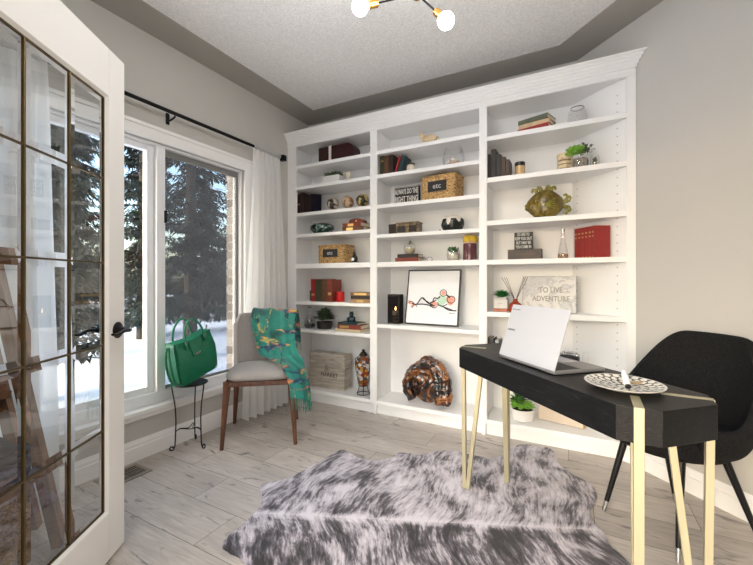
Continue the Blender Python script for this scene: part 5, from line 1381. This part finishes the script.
# ---- fifth
z = RZ['E']
t = thing('potted_plant', 'green grass tuft in white and copper pot beside diffuser', 'plant', (-.488,2.856,z+.0005))
COP = mat('copper glaze', srgb(172,92,66), .35, var=.1)
b = MB(); b.bb(-.048,.048,-.048,.048,0,.020); b.build('copper_base', COP, t, bevel=.004)
b = MB(); b.bb(-.048,.048,-.048,.048,.0205,.088); b.bb(-.040,.040,-.040,.040,.088,.102); b.build('pot', mat('grey white pot', srgb(214,212,208), .5, var=.06), t, bevel=.005)
b = MB(); 
for zz in (.055,.060): b.bb(-.018,.018,-.0486,-.0482,zz,zz+.0015)
b.build('label_lines', mat('grey print', srgb(140,138,134), .7), t, smooth=False)
b = MB()
for k in range(230):
    a = rp.random()*6.28; r_ = .030*math.sqrt(rp.random()); el = rp.uniform(.25,1.5)
    b.leaf((r_*math.cos(a), r_*math.sin(a), .1021), (math.cos(a)*math.cos(el), math.sin(a)*math.cos(el), math.sin(el)), .044+.018*rp.random(), .0085, bend=.5)
b.build('grass_leaves', mottle('vivid grass', [(.3, srgb(16,84,36)), (.7, srgb(44,136,60))], 60, .5), t, smooth=False)
t = thing('reed_diffuser', 'rust red reed diffuser bottle with thin dark reeds', 'diffuser', (-.388,2.822,z+.0005))
b = MB(); b.lathe([(0,0),(.040,0),(.046,.006),(.046,.040),(.040,.056),(.022,.070),(.016,.078),(.016,.092),(.010,.092),(.010,.08),(0,.07)], 28); b.build('bottle', mat('rust glass', srgb(142,52,28), .22, var=.1), t)
for dx, dy in ((-.088,-.03),(-.070,-.035),(-.056,-.028),(.085,-.02),(.070,-.025),(.058,-.015)):
    b = MB(); b.cyl((-dx*.08,-dy*.08,.062),(dx,dy,.245),.0017,seg=6); b.build('reed', mat('dark reed', srgb(78,58,50), .8), t)
t = thing('canvas_sign', 'pale map canvas with taupe lettering on right bay shelf', 'sign', (-.178,2.885,z+.0026), rot=(R(-4),0,R(-4)))
MAP, nM, bM = nt('pale printed map'); setp(bM, Roughness=.8); f = nz(nM, coords(nM), 9, 6, .6, .8)
nM.links.new(ramp(nM, f, [(.40, srgb(222,220,216)), (.50, srgb(214,212,209)), (.515, srgb(170,168,168)), (.53, srgb(206,205,204)), (.62, srgb(198,197,197)), (.635, srgb(172,170,170)), (.65, srgb(214,213,210))]), bM.inputs['Base Color'])
CVW, CVH = .345, .250
b = MB(); b.bb(-CVW/2,CVW/2,-.017,.017,0,CVH); b.build('canvas', MAP, t, smooth=False, bevel=.003)
TAUPE = mat('taupe lettering', srgb(150,144,132), .8)
lettering('canvas_lettering', ['TO LIVE'], .052, TAUPE, t, (.015,-.0178,.152), sx=.82, bold=.0007); lettering('canvas_lettering', ['ADVENTURE'], .052, TAUPE, t, (.015,-.0178,.092), sx=.80, bold=.0007)
# ---- sixth (mostly behind the desk): books, little camera, acrylic block
z = RZ['F']
for k, (xx, lab, c_) in enumerate(((-.566,'black book at left end of shelf behind the laptop', C_BLK), (-.521,'dark grey book leaning, second on shelf behind laptop', cov('dark grey', srgb(62,62,66))), (-.486,'pale grey book leaning, third on shelf behind laptop', cov('pale grey', srgb(172,174,178))), (-.448,'mottled grey book leaning, fourth on shelf behind laptop', cov('mottled grey', srgb(96,98,104), var=.5)))):
    book(lab, (xx, 2.85, z+(.0005 if k == 0 else .004)), (.024,.14,.165-.006*k), c_, 'books behind the laptop', ry=0 if k == 0 else R(-9), gilt=None)
t = thing('camera', 'small vintage black and silver camera on shelf behind laptop', 'camera', (-.045,2.868,z+.0005), R(-18))
b = MB(); b.bb(-.058,.058,-.020,.020,0,.074); b.build('body', BLACKP, t, bevel=.006)
b = MB(); b.bb(-.058,.058,-.0205,.0205,.0745,.088); b.bb(-.020,.020,-.019,.019,.088,.102); b.build('top_plate', STEEL, t, bevel=.004)
b = MB(); b.tube([(0,-.020,.040),(0,-.034,.040),(0,-.036,.040),(0,-.052,.040)], [.028,.028,.024,.023], 24); b.build('lens', BLACKM, t)
b = MB(); b.tube([(0,-.0522,.040),(0,-.0535,.040)], [.018,.018], 20); b.build('lens_glass', mat('lens coating', (.05,.06,.08), .05), t)
b = MB(); b.cyl((.040,0,.088),(.040,0,.097),.009,seg=16); b.cyl((-.040,0,.088),(-.040,0,.096),.010,seg=16); b.build('dials', STEEL, t)
t = thing('acrylic_block', 'clear acrylic block standing right of the vintage camera', 'ornament', (.048,2.862,z+.0005), R(-12))
b = MB(); b.bb(-.016,.016,-.012,.012,0,.10); b.build('block', CLEAR, t, smooth=False)
# ---- bottom right
z = HZ
t = thing('potted_plant', 'lime green succulent in white bowl under the desk', 'plant', (-.345,2.862,z+.0005))
b = MB(); b.lathe([(0,0),(.060,0),(.072,.008),(.078,.045),(.078,.082),(.074,.083),(.073,.070),(0,.07)], 36); b.build('bowl', POTW, t)
b = MB(); b.lathe([(0,.0705),(.072,.0705),(0,.074)], 20); b.build('soil', SOIL, t)
b = MB()
for x, y, s_ in ((-.045,-.03,.05),(.0,-.04,.055),(.045,-.025,.05),(-.02,.02,.06),(.03,.025,.055),(-.055,.02,.05)): rosette(b, (x,y,.095+.01*rp.random()), s_, 16)
b.build('rosettes', LIME, t)
b = MB(); bush(b, (-.02,0,.10), .11, 60, .3, rp); b.build('leaves', LEAF, t, smooth=False)
t = thing('canvas_sign', 'plain beige canvas leaning on bottom right shelf under desk', 'canvas', (-.105,2.905,z+.0032), rot=(R(-7),0,R(-14)))
b = MB(); b.bb(-.145,.145,-.012,.012,0,.20); b.build('canvas', mat('beige linen canvas', srgb(206,192,176), .85, var=.05, vs=60), t, smooth=False, bevel=.002)
b = MB(); b.bb(.145,.152,-.018,.014,0.0,.045); b.build('gold_corner', GILT, t, smooth=False, bevel=.002)
